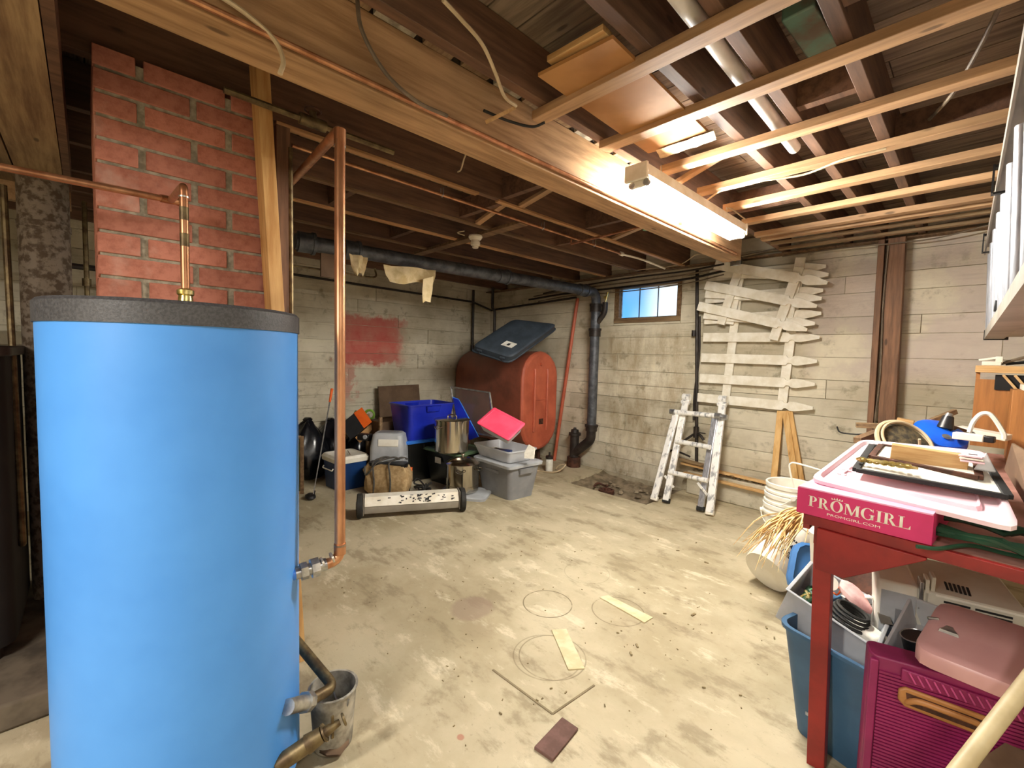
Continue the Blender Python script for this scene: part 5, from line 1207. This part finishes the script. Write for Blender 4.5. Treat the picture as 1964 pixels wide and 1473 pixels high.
hc = V((0.001, 3.423, 0.990)); part('grip', MB().tube(cr([ha, (ha+hc)/2+V(0, 0, .02), hc]), [.028]*14, 12), M_black, t, w=True) if False else part('grip', MB().cyl(ha, hc, .03, .022, n=14), M_black, t, w=True)
def stick(name, label, a, c_, wd, ht, m, cat='moulding'):
    b = MB(); b.beam(a, c_, wd, ht); return single(name, b, m, label, cat, bev=.002)
stick('wood_moulding', 'grey-brown moulding strip overhanging the back left of the bench', (-0.504, 3.500, 0.974), (-0.189, 3.600, 0.984), .03, .032, W_oldx)
stick('wood_moulding', 'brown moulding rising to the right behind the drain auger', (-0.276, 3.700, 0.950), (-0.074, 3.900, 1.080), .025, .03, W_oldx)
stick('wood_moulding', 'short round-ended pole poking out left of the hoop', (-0.436, 3.100, 0.930), (-0.334, 3.400, 0.983), .04, .035, W_old)
stick('wood_moulding', 'small yellow lumber offcut beside the post foot', (-0.338, 3.800, 0.993), (-0.256, 3.800, 0.983), .05, .05, W_palex)
stick('white_board', 'off-white board lying at the back of the bench beneath the shelf box', (-0.050, 3.500, 1.013), (0.138, 3.450, 0.994), .10, .03, M_white, 'board')
single('bent_wire', MB().tube(cr([(-0.602, 3.500, 0.951), (-0.581, 3.500, 0.916), (-0.505, 3.500, 0.914), (-0.433, 3.500, 0.921), (-.33, 3.5, .885)]), .005, 6), M_rubber, 'thin bent dark wire sticking out over the back left bench corner', 'wire')
single('strap_handle', MB().tube(cr([(-0.006, 3.200, 1.028), (0.004, 3.200, 1.080), (0.026, 3.200, 1.122), (0.052, 3.200, 1.130), (0.075, 3.200, 1.107), (0.108, 3.200, 1.042), (0.113, 3.200, 1.012)]), .010, 6), M_whiteplastic, 'arched white plastic strap handle at the back of the bench', 'handle')
q = V((-0.006, 3.150, 1.010)); t = thing('white_clamp', 'small white plastic clamp beside the drain auger grip', 'clamp', q, -.2)
part('body', MB().box((0, 0, 0), (.11, .05, .035)), M_whiteplastic, t, bev=.004); part('black_jaw', MB().box((.07, 0, 0), (.04, .04, .03)), M_black, t, bev=.004)
# shelf box right
sxl = (-0.001, 3.900, 1.180)[0]
t = thing('plywood_shelf_box', 'orange plywood box with pale shelf top at the right end of the bench', 'shelf box', (sxl+.25, 4.05, .88))
szt = 1.326
part('front_panel', MB().bx(sxl, sxl+.55, 3.9, 3.92, .88, szt-.04), W_ply, t, w=True)
part('side_panel', MB().bx(sxl, sxl+.018, 3.92, 4.25, .88, szt), W_ply, t, w=True)
part('shelf_top', MB().bx(sxl-.005, sxl+.6, 3.86, 4.28, szt, szt+.042), W_palex, t, w=True, bev=.003)
part('shade_sheet', MB().bx(sxl+.08, sxl+.5, 3.89, 3.899, szt-.1, szt-.01), M_dark, t, w=True)  # black sheet stands in for shade in the opening under the shelf
for k in (0, .035): part('diagonal_strut', MB().beam((sxl+.11+k*1.3, 3.88, szt-.01), (sxl+.33+k*1.1, 3.87, szt-.33), .012, .016, (0, 1, 0)), W_palex, t, w=True)
for k, (a, c_, lb) in enumerate((((.12, 4.0), (.6, 3.98), 'black cord bundle lying on the pale shelf top'), ((.1, 3.95), (.55, 4.1), 'second grey cord trailing over the pale shelf top'))):
    single('shelf_cord', MB().tube(cr([V(sxl+a[0], a[1], szt+.055), V(sxl+a[0]+.12, a[1]+.02, szt+.075+.03*k), V(sxl+a[0]+.25, a[1], szt+.11), V(sxl+c_[0], c_[1], szt+.06)]), .009, 6), M_rubber if k == 0 else M_cabled, lb, 'cord')
t = thing('white_clip', 'small white plastic clip on the left end of the shelf top', 'clip', (sxl+.06, 3.92, szt+.043)); part('base', MB().box((0, 0, .012), (.08, .05, .024)), M_whiteplastic, t, bev=.003); part('lever', MB().box((-.01, 0, .04), (.09, .02, .012), ry(-.2)), M_whiteplastic, t, bev=.002); part('block', MB().box((.03, 0, .035), (.03, .04, .04)), M_whiteplastic, t, bev=.003)
# nearer brown box and leaning panel
bx0 = V((0.139, 3.549, 0.856))
t = thing('brown_wooden_box', 'tall brown wooden box with white lid on the bench at the right edge', 'box', (bx0.x+.15, bx0.y+.12, .851))
bt = 1.240-.851
part('body', MB().box((.0, 0, bt/2), (.3, .26, bt)), W_ply, t, bev=.002)
part('white_lid', MB().box((.02, -.01, bt+.014), (.27, .28, .028)), M_white, t, bev=.003)
b = MB(); k_ = [V((0.109, 2.841, 0.920)), V((0.163, 2.141, 0.860)), V((0.194, 2.440, 1.020)), V((0.117, 2.710, 1.050))]
b.loft([k_, [p+V(.006, .008, 0) for p in k_]]); single('leaning_brown_panel', b, M_browncard, 'brown paper-faced panel leaning at the right edge of the bench', 'panel')
# green hose
pts = []; random.seed(11)
q = V(.06, 1.83, .87)
for i in range(90):
    a = i*.42; pts.append(q+V(.15*math.cos(a)*(1+.12*math.sin(i*.3))+.02*math.sin(i), .10*math.sin(a)*(1+.1*math.cos(i*.21)), .004*(i % 9)+.010*math.sin(i*.7)))
single('green_hose', MB().tube(pts, .008, 6), M_hose, 'dark green garden hose coiled on the bench behind the pink box', 'hose')
single('green_hose_end', MB().tube(cr([(-0.083, 1.627, 0.860), (-0.041, 1.656, 0.860), (0.017, 1.749, 0.862), (0.085, 1.748, 0.862), (0.139, 1.751, 0.862)]), .006, 6), M_hose, 'loose end of green hose running along the bench front edge', 'hose')

# ================================================================ UNDER AND BESIDE THE BENCH
# slate blue tote
t = thing('slate_blue_tote', 'large open slate blue tote on the floor behind the front bench leg', 'storage box', (-.373+.961*.2+.277*.22-.03, 1.865-.277*.2+.961*.22, 0), -.28)
part('body', shell(MB(), .38, .44, .46, .54, .40, r=.05), M_slate, t)
b = MB(); rnd = random.Random(5)
for k in range(9): b.box((-.195+.0, -.1+rnd.uniform(-.05, .08), .2+rnd.uniform(-.12, .12)), (.004, rnd.uniform(.01, .03), rnd.uniform(.01, .03)), rx(rnd.uniform(0, 1.5)))
for k in range(7): b.box((-.13+rnd.uniform(-.04, .03), -.235-.0, .25+rnd.uniform(-.15, .12)), (rnd.uniform(.01, .025), .006, rnd.uniform(.01, .03)), ry(rnd.uniform(0, 1.5)))
part('paint_smears', b, M_greylid, t, kind='stuff')
# mid blue lid leaning behind
k_ = [V((-0.594, 2.629, 0.443)), V((-0.355, 2.870, 0.350)), V((-0.229, 2.761, 0.083)), V((-0.583, 2.477, 0.234))]
c_ = sum(k_, V(0, 0, 0))/4; n_ = (k_[1]-k_[0]).cross(k_[3]-k_[0]).normalized()
if n_.dot(V(0, 0, 1.35)-c_) < 0: n_ = -n_
Qs = lambda f, o: rq([c_+(p-c_)*f+n_*o for p in k_], .25)
t = thing('mid_blue_lid', 'mid blue oval tote lid leaning behind the grey bin', 'lid', c_)
part('lid_plate', MB().loft([Qs(1, -.02), Qs(1.02, .0), Qs(.93, .012), Qs(.88, .0), Qs(.75, -.004)]), M_slatelid, t, w=True)
for s in (-1, 1): part('lid_clip', MB().box(c_+(k_[1]-k_[0])*.33*s+n_*.01, (.05, .03, .03)), M_slatelid, t, w=True, bev=.006)
# grey bin with odds and ends
def open_pp(b, o, a, c, h, th=.004):
    """open-topped slanted box: o bottom corner, a, c floor edges, h up"""
    o, a, c, h = V(o), V(a), V(c), V(h); an, cn, hn = a.normalized()*th, c.normalized()*th, h.normalized()*th
    O = lambda k, f: [o+h*k+an*f+cn*f, o+a+h*k-an*f+cn*f, o+a+c+h*k-an*f-cn*f, o+c+h*k+an*f-cn*f]
    b.loft([O(0, 0), O(.96, 0), O(.96, -2), O(1, -2), O(1, 1.2), O(.03, 1.2)]); return b
TL_, TR_, BK_ = V((-0.450, 1.942, 0.478)), V((-0.173, 1.905, 0.398)), V((-0.442, 2.256, 0.491)); BLo = V((-0.489, 1.923, 0.389))
hv = TL_-BLo; av = TR_-TL_; cv = BK_-TL_; nrm = av.cross(cv).normalized(); nrm = nrm if nrm.z > 0 else -nrm; hv = hv-av.normalized()*hv.dot(av.normalized()); hv = nrm*.13*.5+hv.normalized()*.13*.5
t = thing('grey_bin', 'pale grey rectangular bin of odds and ends tilted on the slate blue tote', 'storage bin', TL_-hv)
part('body', open_pp(MB(), TL_-hv, av, cv, hv), M_greylid, t, w=True, bev=.003)
gb = t; G = lambda u, v_, k: TL_-hv+av*u+cv*v_+hv*k
def inbin(name, label, cat, b, m, **kw): return single(name, b, m, label, cat, **kw)
b = MB(); p = G(.28, .72, .9); d = (V(.3, -.5, .45)).normalized(); b.cyl(p-d*.03, p+d*.045, .024, .030, n=20)
o = inbin('paper_cup', 'small white paper cup with red print in the grey bin', 'cup', b, M_whiteplastic)
part('red_print', MB().cyl(p-d*.01, p+d*.02, .0275, .0288, n=20), pm('faded_red_print', '#b5452f', '#c7694f', 9, .6), o, w=True)
rnd = random.Random(3)
for k, (m, lb) in enumerate(((M_hose, 'dark green shiny garland strand in the left of the grey bin'), (pm('bright_green_gloss', '#3f8f4a', '#1f5a2c', 20, .3), 'bright green glossy garland strand in the grey bin'), (M_brass, 'gold garland strand in the grey bin'))):
    pts = [G(.12+.3*rnd.random(), .15+.6*rnd.random(), .45+.25*rnd.random()) for i in range(16)]; inbin('garland', lb, 'garland', MB().tube(cr(pts, 4), .007, 6), m)
pts = [G(.4+.05*math.cos(a)*1.0, .7+.12*math.sin(a), .95+.03*math.sin(3*a)) for a in [i*.7 for i in range(20)]]; inbin('orange_string', 'tangle of thin orange string beside the paper cup', 'string', MB().tube(cr(pts, 3), .003, 5), M_orange)
b = MB(); l_ = []
for i in range(7):
    u = i/6; c0_ = G(.42+.4*u, .80-.1*u, 1.08-.1*u); r = .035*math.sin(math.pi*(.15+.8*u))+.006
    l_.append([c0_+V(0, 0, 1)*r*.8*math.sin(a)+cv.normalized()*r*1.5*math.cos(a) for a in [j*math.pi/6 for j in range(12)]])
b.loft(l_); inbin('pink_cloth_roll', 'pale pink speckled cloth roll across the grey bin', 'cloth', b, pm('pale_pink_cloth', '#e6c2bd', '#c9938f', 14, .9, bump=.003))
for k in range(4):
    rr_ = .05-.004*k; b = MB(); b.tube([G(.66, .35, .8+.1*k)+av.normalized()*rr_*1.3*math.cos(a)+cv.normalized()*rr_*math.sin(a) for a in [i*math.pi/10 for i in range(20)]], .0065, 6, True)
    o = inbin('black_cable_coil', 'coil of black cable in the grey bin, right of the bench leg', 'cable', b, M_rubber, group='black cable coils in the grey bin') if k == 0 else part('cable_loop', b, M_rubber, o, w=True)
b = MB(); b.box(G(.88, .35, .75), (.10, .07, .05), rz(-.5)@ry(.2)); inbin('cream_box', 'crumpled cream carton at the right end of the grey bin', 'carton', b, M_label, bev=.012)
b = MB(); b.beam(G(.5, .6, 1.0), G(.75, .85, 1.2), .02, .004); inbin('white_plastic_strip', 'white plastic strip lying across the grey bin', 'strip', b, M_whiteplastic)
b = MB(); b.beam(G(.80, .9, 1.25), G(1.0, .6, 1.0), .035, .005); inbin('steel_scraper', 'shiny steel scraper blade at the right of the grey bin', 'scraper', b, M_steel)
b = MB(); l0_ = G(.62, 1.25, 1.1); b.lathe([(0, 0), (.11, 0), (.115, .01), (.11, .02), (0, .022)], l0_, 26, rx(.9)@ry(-.5), False, False); inbin('brown_disc', 'dark brown round tin lid standing behind the grey bin', 'tin', b, M_rust)
# window air conditioner
aL, aR = V((-0.198, 2.132, 0.550)), V((0.157, 2.203, 0.550)); eX = (aR-aL); aw = eX.length*1.05; eX.normalize(); eY = V(-eX.y, eX.x, 0); ah = .42
M7 = Matrix((eX, eY, V(0, 0, 1))).transposed()
t = thing('window_air_conditioner', 'old off-white window air conditioner with vent slots under the bench', 'air conditioner', (aL.x, aL.y, .13), M=M7)
part('case', MB().bx(0.0, aw, 0, .36, 0, ah), M_beige, t, bev=.008)
part('front_panel', MB().bx(-.012, .105, -.008, .30, .0, ah+.006), M_whiteplastic, t, bev=.01)
part('grey_panel', MB().bx(.002, .10, -.0105, -.007, .04, ah-.03), M_greylid, t)
part('badge', MB().bx(.045, .085, -.0125, -.010, ah-.15, ah-.09), M_grey, t)
for k, (x, m) in enumerate(((.112, M_galv), (.128, M_whiteplastic), (.145, M_label))): part('mount_bracket', MB().box((x, .02+.01*k, ah-.02+.01*k), (.011, .06, .10)), m, t, bev=.002)
for k in range(6):
    a = V((-0.032, 2.294, 0.552))+(V((0.026, 2.298, 0.552))-V((-0.032, 2.294, 0.552)))*(k/5); c_ = V((-0.022, 2.221, 0.552))+(V((0.034, 2.222, 0.552))-V((-0.022, 2.221, 0.552)))*(k/5)
    part('vent_slot', MB().beam(a, c_, .0065, .003), M_ink, t, w=True)
ux = (V((-0.027, 2.156, 0.550))-aL).dot(eX); ux2 = (V((0.039, 2.167, 0.550))-aL).dot(eX)
for k in range(4):
    part('louvre_slot', MB().bx(ux, ux2, -.0015, .002, ah-.028-.013*k, ah-.021-.013*k), M_ink, t)
    part('louvre_slot', MB().bx(ux2+.012, ux2+.10, -.0015, .002, ah-.028-.013*k, ah-.021-.013*k), M_ink, t)
part('case_seam', MB().bx(.15, aw, -.003, .0, ah-.012, ah-.004), M_whiteplastic, t, bev=.001)
# clear bin
o_ = V((-0.139, 1.827, 0.418)); a_ = V((-0.031, 1.768, 0.443))-o_; c_ = V((-0.105, 2.158, 0.474))-o_; a_.z = a_.z*.6
h_ = a_.cross(c_).normalized(); h_ = h_ if h_.z > 0 else -h_
t = thing('clear_bin', 'translucent open plastic bin between the grey bin and the rose case', 'storage bin', o_)
part('body', open_pp(MB(), o_-h_*.06, a_*1.1, c_, h_*.1, .003), M_frost, t, w=True, bev=.004)
p = o_+a_*.45+c_*.4; t = thing('black_tin', 'round black tin with silver rim inside the clear bin', 'tin', p-h_*.04)
part('body', MB().cyl(p-h_*.045, p+h_*.03, .038, n=24), M_black, t, w=True); part('rim', MB().tube([p+h_*.03+a_.normalized()*.038*math.cos(q)+h_.cross(a_.normalized())*.038*math.sin(q) for q in [i*math.pi/12 for i in range(24)]], .002, 5, True), M_galv, t, w=True)
# rose case
def rslab(o, a, c, h, r=.18, inset=.06):
    q = [o, o+a, o+a+c, o+c]; cc = sum(q, V(0, 0, 0))/4; f = lambda s, k: rq([cc+(p-cc)*s+h*k for p in q], r)
    return MB().loft([f(.94, 0), f(1, .12), f(1.0, .75), f(.97, .93), f(.9, 1.0)])
o_ = V((-0.077, 1.634, 0.530)); a_ = V((0.152, 1.614, 0.530))-o_; c_ = V((-0.018, 1.967, 0.560))-o_; c_ = c_-a_.normalized()*c_.dot(a_.normalized())*.6
h_ = a_.cross(c_).normalized(); h_ = h_ if h_.z > 0 else -h_
t = thing('rose_case', 'dusty rose plastic case with chrome latch lying across the magenta case', 'case', o_)
part('shell', rslab(o_, a_, c_, h_*.05), M_rose, t, w=True)
p = o_+a_*.22+c_*.45+h_*.051
part('latch', MB().loft([[p+a_.normalized()*x+c_.normalized()*y for x, y in ((-.008, .012), (.008, .012), (.012, -.0), (.024, -.022), (-.018, -.022), (-.01, 0))], [p+h_*.008+a_.normalized()*x+c_.normalized()*y for x, y in ((-.007, .011), (.007, .011), (.01, -.0), (.022, -.02), (-.016, -.02), (-.009, 0))]]), M_galv, t, w=True)
part('hinge_pin', MB().cyl(p-a_.normalized()*.05+c_.normalized()*.03, p-a_.normalized()*.03+c_.normalized()*.045, .005, n=8), M_galv, t, w=True)
# black case
o_ = V((0.040, 2.137, 0.496)); a_ = V((0.178, 1.845, 0.478))-o_; c_ = V((0.073, 2.345, 0.490))-o_
h_ = a_.cross(c_).normalized(); h_ = h_ if h_.z > 0 else -h_
t = thing('black_case', 'flat black soft case leaning against the air conditioner', 'case', o_)
part('shell', rslab(o_-h_*.05, a_, c_*1.3, h_*.05, .12), M_rubber, t, w=True)
part('zip_line', MB().tube([o_-h_*.02, o_+a_-h_*.02], .003, 5), M_strap, t, w=True)
# magenta case
za = .515; a0 = V((-0.160, 1.618, 0.515)); a1 = V((0.101, 1.694, 0.515)); eX = (a1-a0).normalized(); eY = V(-eX.y, eX.x, 0)
M5 = Matrix((eX, eY, V(0, 0, 1))).transposed(); W_ = .52; D5 = .085
t = thing('magenta_hard_case', 'ribbed magenta hard case with tan handle standing under the bench front', 'case', (a0.x, a0.y, 0), M=M5)
part('shell', MB().loft([rr(W_, D5, .025, z, 4, W_/2, D5/2+.006) for z in (0.01, .02, za-.012, za)]), M_magenta, t, bev=.004)
b = MB(); nr_ = 46; z0_ = .02; z1_ = za-.035
for k in range(nr_):
    z = z0_+(z1_-z0_)*k/nr_; b.bx(.022, W_-.03, 0.0005, .008, z, z+(z1_-z0_)/nr_*.62)
part('ribbing', b, M_magenta, t, kind='stuff')
part('rim_band', MB().bx(.0, .02, -.002, .012, .01, za-.01), M_magenta, t, bev=.003)
part('handle_plate', MB().prism([(.065, .445), (.08, .455), (.25, .44), (.265, .425), (.26, .395), (.24, .385), (.08, .40), (.065, .415)], (0, .0, 0), (1, 0, 0), (0, 0, 1), .012), M_tan, t, bev=.004)
part('handle_recess', MB().prism([(.08, .443), (.245, .43), (.245, .397), (.085, .41)], (0, -.0125, 0), (1, 0, 0), (0, 0, 1), .001), M_rust, t)
part('handle', MB().tube(elbow([(.085, -.010, .415), (.10, -.022, .435), (.225, -.022, .425), (.245, -.010, .405)], .02), .008, 10), M_tan, t)
b = MB()
for k in range(15): b.beam((.085+.017*k, -.007, .499-.0012*k), (.10+.017*k, -.007, .472-.0012*k), .004, .007, (0, 1, 0))
part('shoulder_strap', MB().beam((.07, .0, .486), (.36, .0, .462), .036, .012, (0, 0, 1)) if False else MB().pp((.07, -.004, .468), (.28, 0, -.02), (0, .01, 0), (0, 0, .034)), M_magenta, t, bev=.003)
part('strap_ribs', b, pm('light_magenta', '#b8487f', '#a53d70', 6, .5), t, kind='stuff')
# beige pole and carton at the lower right corner
p0, p1 = V((0.026, 1.284, 0.515)), V((0.136, 1.557, 0.656)); d = (p0-p1).normalized(); pe = p0+d*(p0.z-.02)/max(.05, -d.z) if d.z < -.05 else p0+d
b = MB(); b.cyl(pe, p1-d*.25, .016, n=20); single('beige_pole', b, pm('beige_pole_paint', '#cbbc94', '#b3a27a', 7, .5), 'beige wooden pole leaning in front of the magenta case', 'pole')
c0, c1 = V((0.039, 1.502, 0.380)), V((0.149, 1.798, 0.380)); e = (c1-c0).normalized(); n_ = V(e.y, -e.x, 0)
t = thing('open_carton', 'brown cardboard carton at the bottom right corner on the floor', 'carton', (c0.x, c0.y, 0))
part('side', MB().pp((c0.x, c0.y, .0), e*.5, n_*.004, V(0, 0, .38)), M_browncard, t, w=True)
part('bottom', MB().pp((c0.x, c0.y, .0), e*.5, n_*.3, V(0, 0, .004)), M_browncard, t, w=True)
part('side', MB().pp(V(c0.x, c0.y, .0)+e*.5, e*.004, n_*.3, V(0, 0, .38)), M_browncard, t, w=True)
part('flap', MB().pp((c0.x, c0.y, .38), e*.5, n_*.14+V(0, 0, -.03), V(0, 0, .003)), M_browncard, t, w=True)

# ---- white buckets
def bucket_prof(): return [(0, .0), (.128, .0), (.132, .01), (.145, .30), (.156, .30), (.156, .315), (.147, .318), (.147, .34), (.154, .34), (.156, .365), (.150, .37), (.142, .365), (.13, .012), (0, .010)]
bq = V((-0.853, 3.524, 0.523))
b0_ = None
for k in range(3):
    lb = ('lowest white bucket of the nested stack beside the bench', 'middle white bucket of the nested stack beside the bench', 'topmost white bucket of the nested stack beside the bench')[k]
    zz = bq.z-.37-.075*(2-k)
    if k == 0:
        t = thing('white_bucket', lb, 'bucket', (bq.x, bq.y, max(.0, zz)), 0, 'nested white buckets'); part('body', MB().lathe(bucket_prof(), n=40, cap0=False, cap1=False), M_whiteplastic, t)
        for s in (0, math.pi): part('ear', MB().cyl((.145*math.cos(s+3.5), .145*math.sin(s+3.5), .30), (.17*math.cos(s+3.5), .17*math.sin(s+3.5), .30), .016, n=12), M_whiteplastic, t)
        part('bail', MB().tube([(.165*math.cos(3.5)*math.cos(a)-.165*math.sin(3.5)*math.sin(a)*.75, .165*math.sin(3.5)*math.cos(a)+.165*math.cos(3.5)*math.sin(a)*.75, .30-.12*math.sin(a)) for a in [i*math.pi/14 for i in range(15)]], .0028, 6), M_whiteplastic, t)
        b0_ = t; base = max(0, zz)
    else: copy_tree(b0_, lb, (bq.x+.006*k, bq.y, base+.075*k), -.8*k)
# tilted labelled bucket with reeds
c0 = V((-0.782, 2.868, 0.122)); c1 = V((-0.659, 3.276, 0.341)); ax_ = (c1-c0).normalized(); lowz = c0.z-.13*math.sqrt(max(0, 1-ax_.z**2)); c0.z += -lowz+.002
xx = V(0, 0, 1).cross(ax_).normalized(); M6 = Matrix((xx, ax_.cross(xx), ax_)).transposed()
t = thing('labelled_bucket', 'white bucket with black printed label tipped over beside the blue tote', 'bucket', c0, M=M6)
part('body', MB().lathe(bucket_prof(), n=40, cap0=False, cap1=False), M_whiteplastic, t)
# printed horse-rider emblem and lettering blocks wrapped on the bucket wall facing the camera
iM = M6.transposed(); vd = iM @ (V(0, 0, 1.35)-c0); a0_ = math.atan2(vd.y, vd.x)
def onb(a, z, off=.0012): r = .132+.013*(z-.01)/.29+off; return V(r*math.cos(a), r*math.sin(a), z)
def patch(b, a, z, da, dz, sl=0):
    b.loft([[onb(a, z), onb(a+da, z+sl), onb(a+da, z+dz+sl), onb(a, z+dz)], [onb(a, z, .0004), onb(a+da, z+sl, .0004), onb(a+da, z+dz+sl, .0004), onb(a, z+dz, .0004)]])
rnd = random.Random(9); b = MB()
for k in range(26):
    patch(b, a0_+.1+rnd.gauss(0, .11), .15+rnd.gauss(0, .014), rnd.uniform(.03, .09), rnd.uniform(.006, .02), rnd.uniform(-.01, .01))
part('rider_emblem', b, M_ink, t, kind='stuff')
b = MB()
for k in range(9):
    a = a0_-.42+.1*k; patch(b, a, .085, .02, .032); patch(b, a, .085+(.028 if k % 2 else 0), .07, .006); 
    if k % 3: patch(b, a+.055, .085, .018, .03)
for k in range(8): patch(b, a0_-.35+.09*k, .195, .06, .012)
patch(b, a0_-.5, .075, 1.0, .003); patch(b, a0_-.5, .128, 1.0, .003)
part('label_print', b, M_ink, t, kind='stuff')
rnd = random.Random(12); q0 = V((-0.627, 2.961, 0.493))
b = MB()
for k in range(46):
    e_ = V((-0.793, 2.620, 0.240))+V(rnd.gauss(.05, .07), rnd.gauss(0, .05), rnd.uniform(-.0, .16)); s_ = q0+V(rnd.gauss(0, .02), rnd.gauss(0, .02), rnd.gauss(0, .03))
    m1 = (s_+e_)/2+V(rnd.gauss(0, .02), rnd.gauss(0, .02), .05+rnd.gauss(0, .015)); b.tube(cr([s_, m1, e_], 4), [.005]*5+[.004, .003, .002, .001], 4)
single('dry_reeds', b, M_straw, 'bundle of dry straw reeds draped over the labelled bucket', 'reeds', kind='stuff', ang=60)
single('bucket_wire_handle', MB().tube(cr([(-0.814, 3.433, 0.666), (-0.834, 3.413, 0.683), (-0.824, 3.420, 0.641)]), .004, 6), M_whiteplastic, 'short hooked white wire end above the bucket stack', 'wire') if False else None
single('white_bent_rod', MB().tube(cr([V(bq.x+.06, bq.y-.02, bq.z-.12), (-0.849, 3.500, 0.612), (-0.846, 3.500, 0.661), (-0.806, 3.500, 0.668), (-0.670, 3.500, 0.649)]), .006, 6), M_whiteplastic, 'white bent rod sticking out above the bucket stack', 'rod')
q = V((-0.410, 2.396, 0.551)); b = MB(); b.lathe([(0, 0), (.06, 0), (.075, .17), (.08, .19), (0, .192)], (q.x, q.y, .40), 24, None, False, False); single('white_jug', b, M_whiteplastic, 'white plastic pail peeking out beneath the bench corner above the blue tote', 'pail')

# ================================================================ FLOOR BITS
bq = [V((-0.988, 1.251, 0.000)), V((-0.916, 1.256, 0.000)), V((-0.895, 1.091, 0.000)), V((-0.971, 1.080, 0.000))]
b = MB(); b.loft([[p for p in bq], [p+V(0, 0, .012) for p in bq]]); single('flat_brown_tile', b, pm('brown_tile', '#6f5148', '#5c4239', 18, .85, bump=.001), 'flat brown rectangular tile lying on the floor in the foreground', 'tile', bev=.003)
for k_, lb in ((((-1.371, 1.629, 0.000), (-1.328, 1.690, 0.000), (-1.095, 1.531, 0.000), (-1.138, 1.473, 0.000)), 'pale tapered wood shim on the floor, nearer of the two'), (((-1.390, 2.061, -0.000), (-1.372, 2.116, 0.000), (-1.089, 2.109, 0.000), (-1.095, 2.034, 0.000)), 'faint pale wood shim on the floor across a bucket ring')):
    k_ = [V(*p) for p in k_]; b = MB(); b.loft([k_, [p+V(0, 0, .006) for p in k_]]); single('wood_shim', b, pm('weathered_shim', '#d9cda8', '#c6b78e', 12, .8), lb, 'shim')
chips = [(-1.14, 1.859, 0.012), (-0.657, 2.471, 0.018), (-0.603, 2.406, 0.014), (-0.959, 2.3, 0.03), (-1.066, 2.193, 0.015), (-1.024, 1.842, 0.022), (-1.013, 1.771, 0.02), (-1.573, 3.069, 0.012), (-1.358, 3.237, 0.012), (-1.385, 3.001, 0.02), (-1.17, 2.97, 0.025), (-1.116, 1.335, 0.01), (-1.062, 1.362, 0.012), (-1.111, 1.246, 0.01), (-0.917, 1.424, 0.01), (-0.697, 1.812, 0.012), (-0.578, 1.881, 0.01), (-1.16, 1.096, 0.012), (-0.828, 2.767, 0.008)]
b = MB(); rnd = random.Random(21)
for x, y, r in chips:
    b.box((x, y, .004), (r*1.1, r*.4, .005), rz(rnd.uniform(0, 3)))
for k in range(120):
    x, y = rnd.uniform(-2.6, -.4), rnd.uniform(.9, 2.6); b.box((x, y, .002), (rnd.uniform(.003, .012), rnd.uniform(.002, .005), .003), rz(rnd.uniform(0, 3)))
part('floor_debris', b, pm('dust_crumbs', '#93835f', '#6f6043', 30, .9), floor, w=True, kind='stuff')
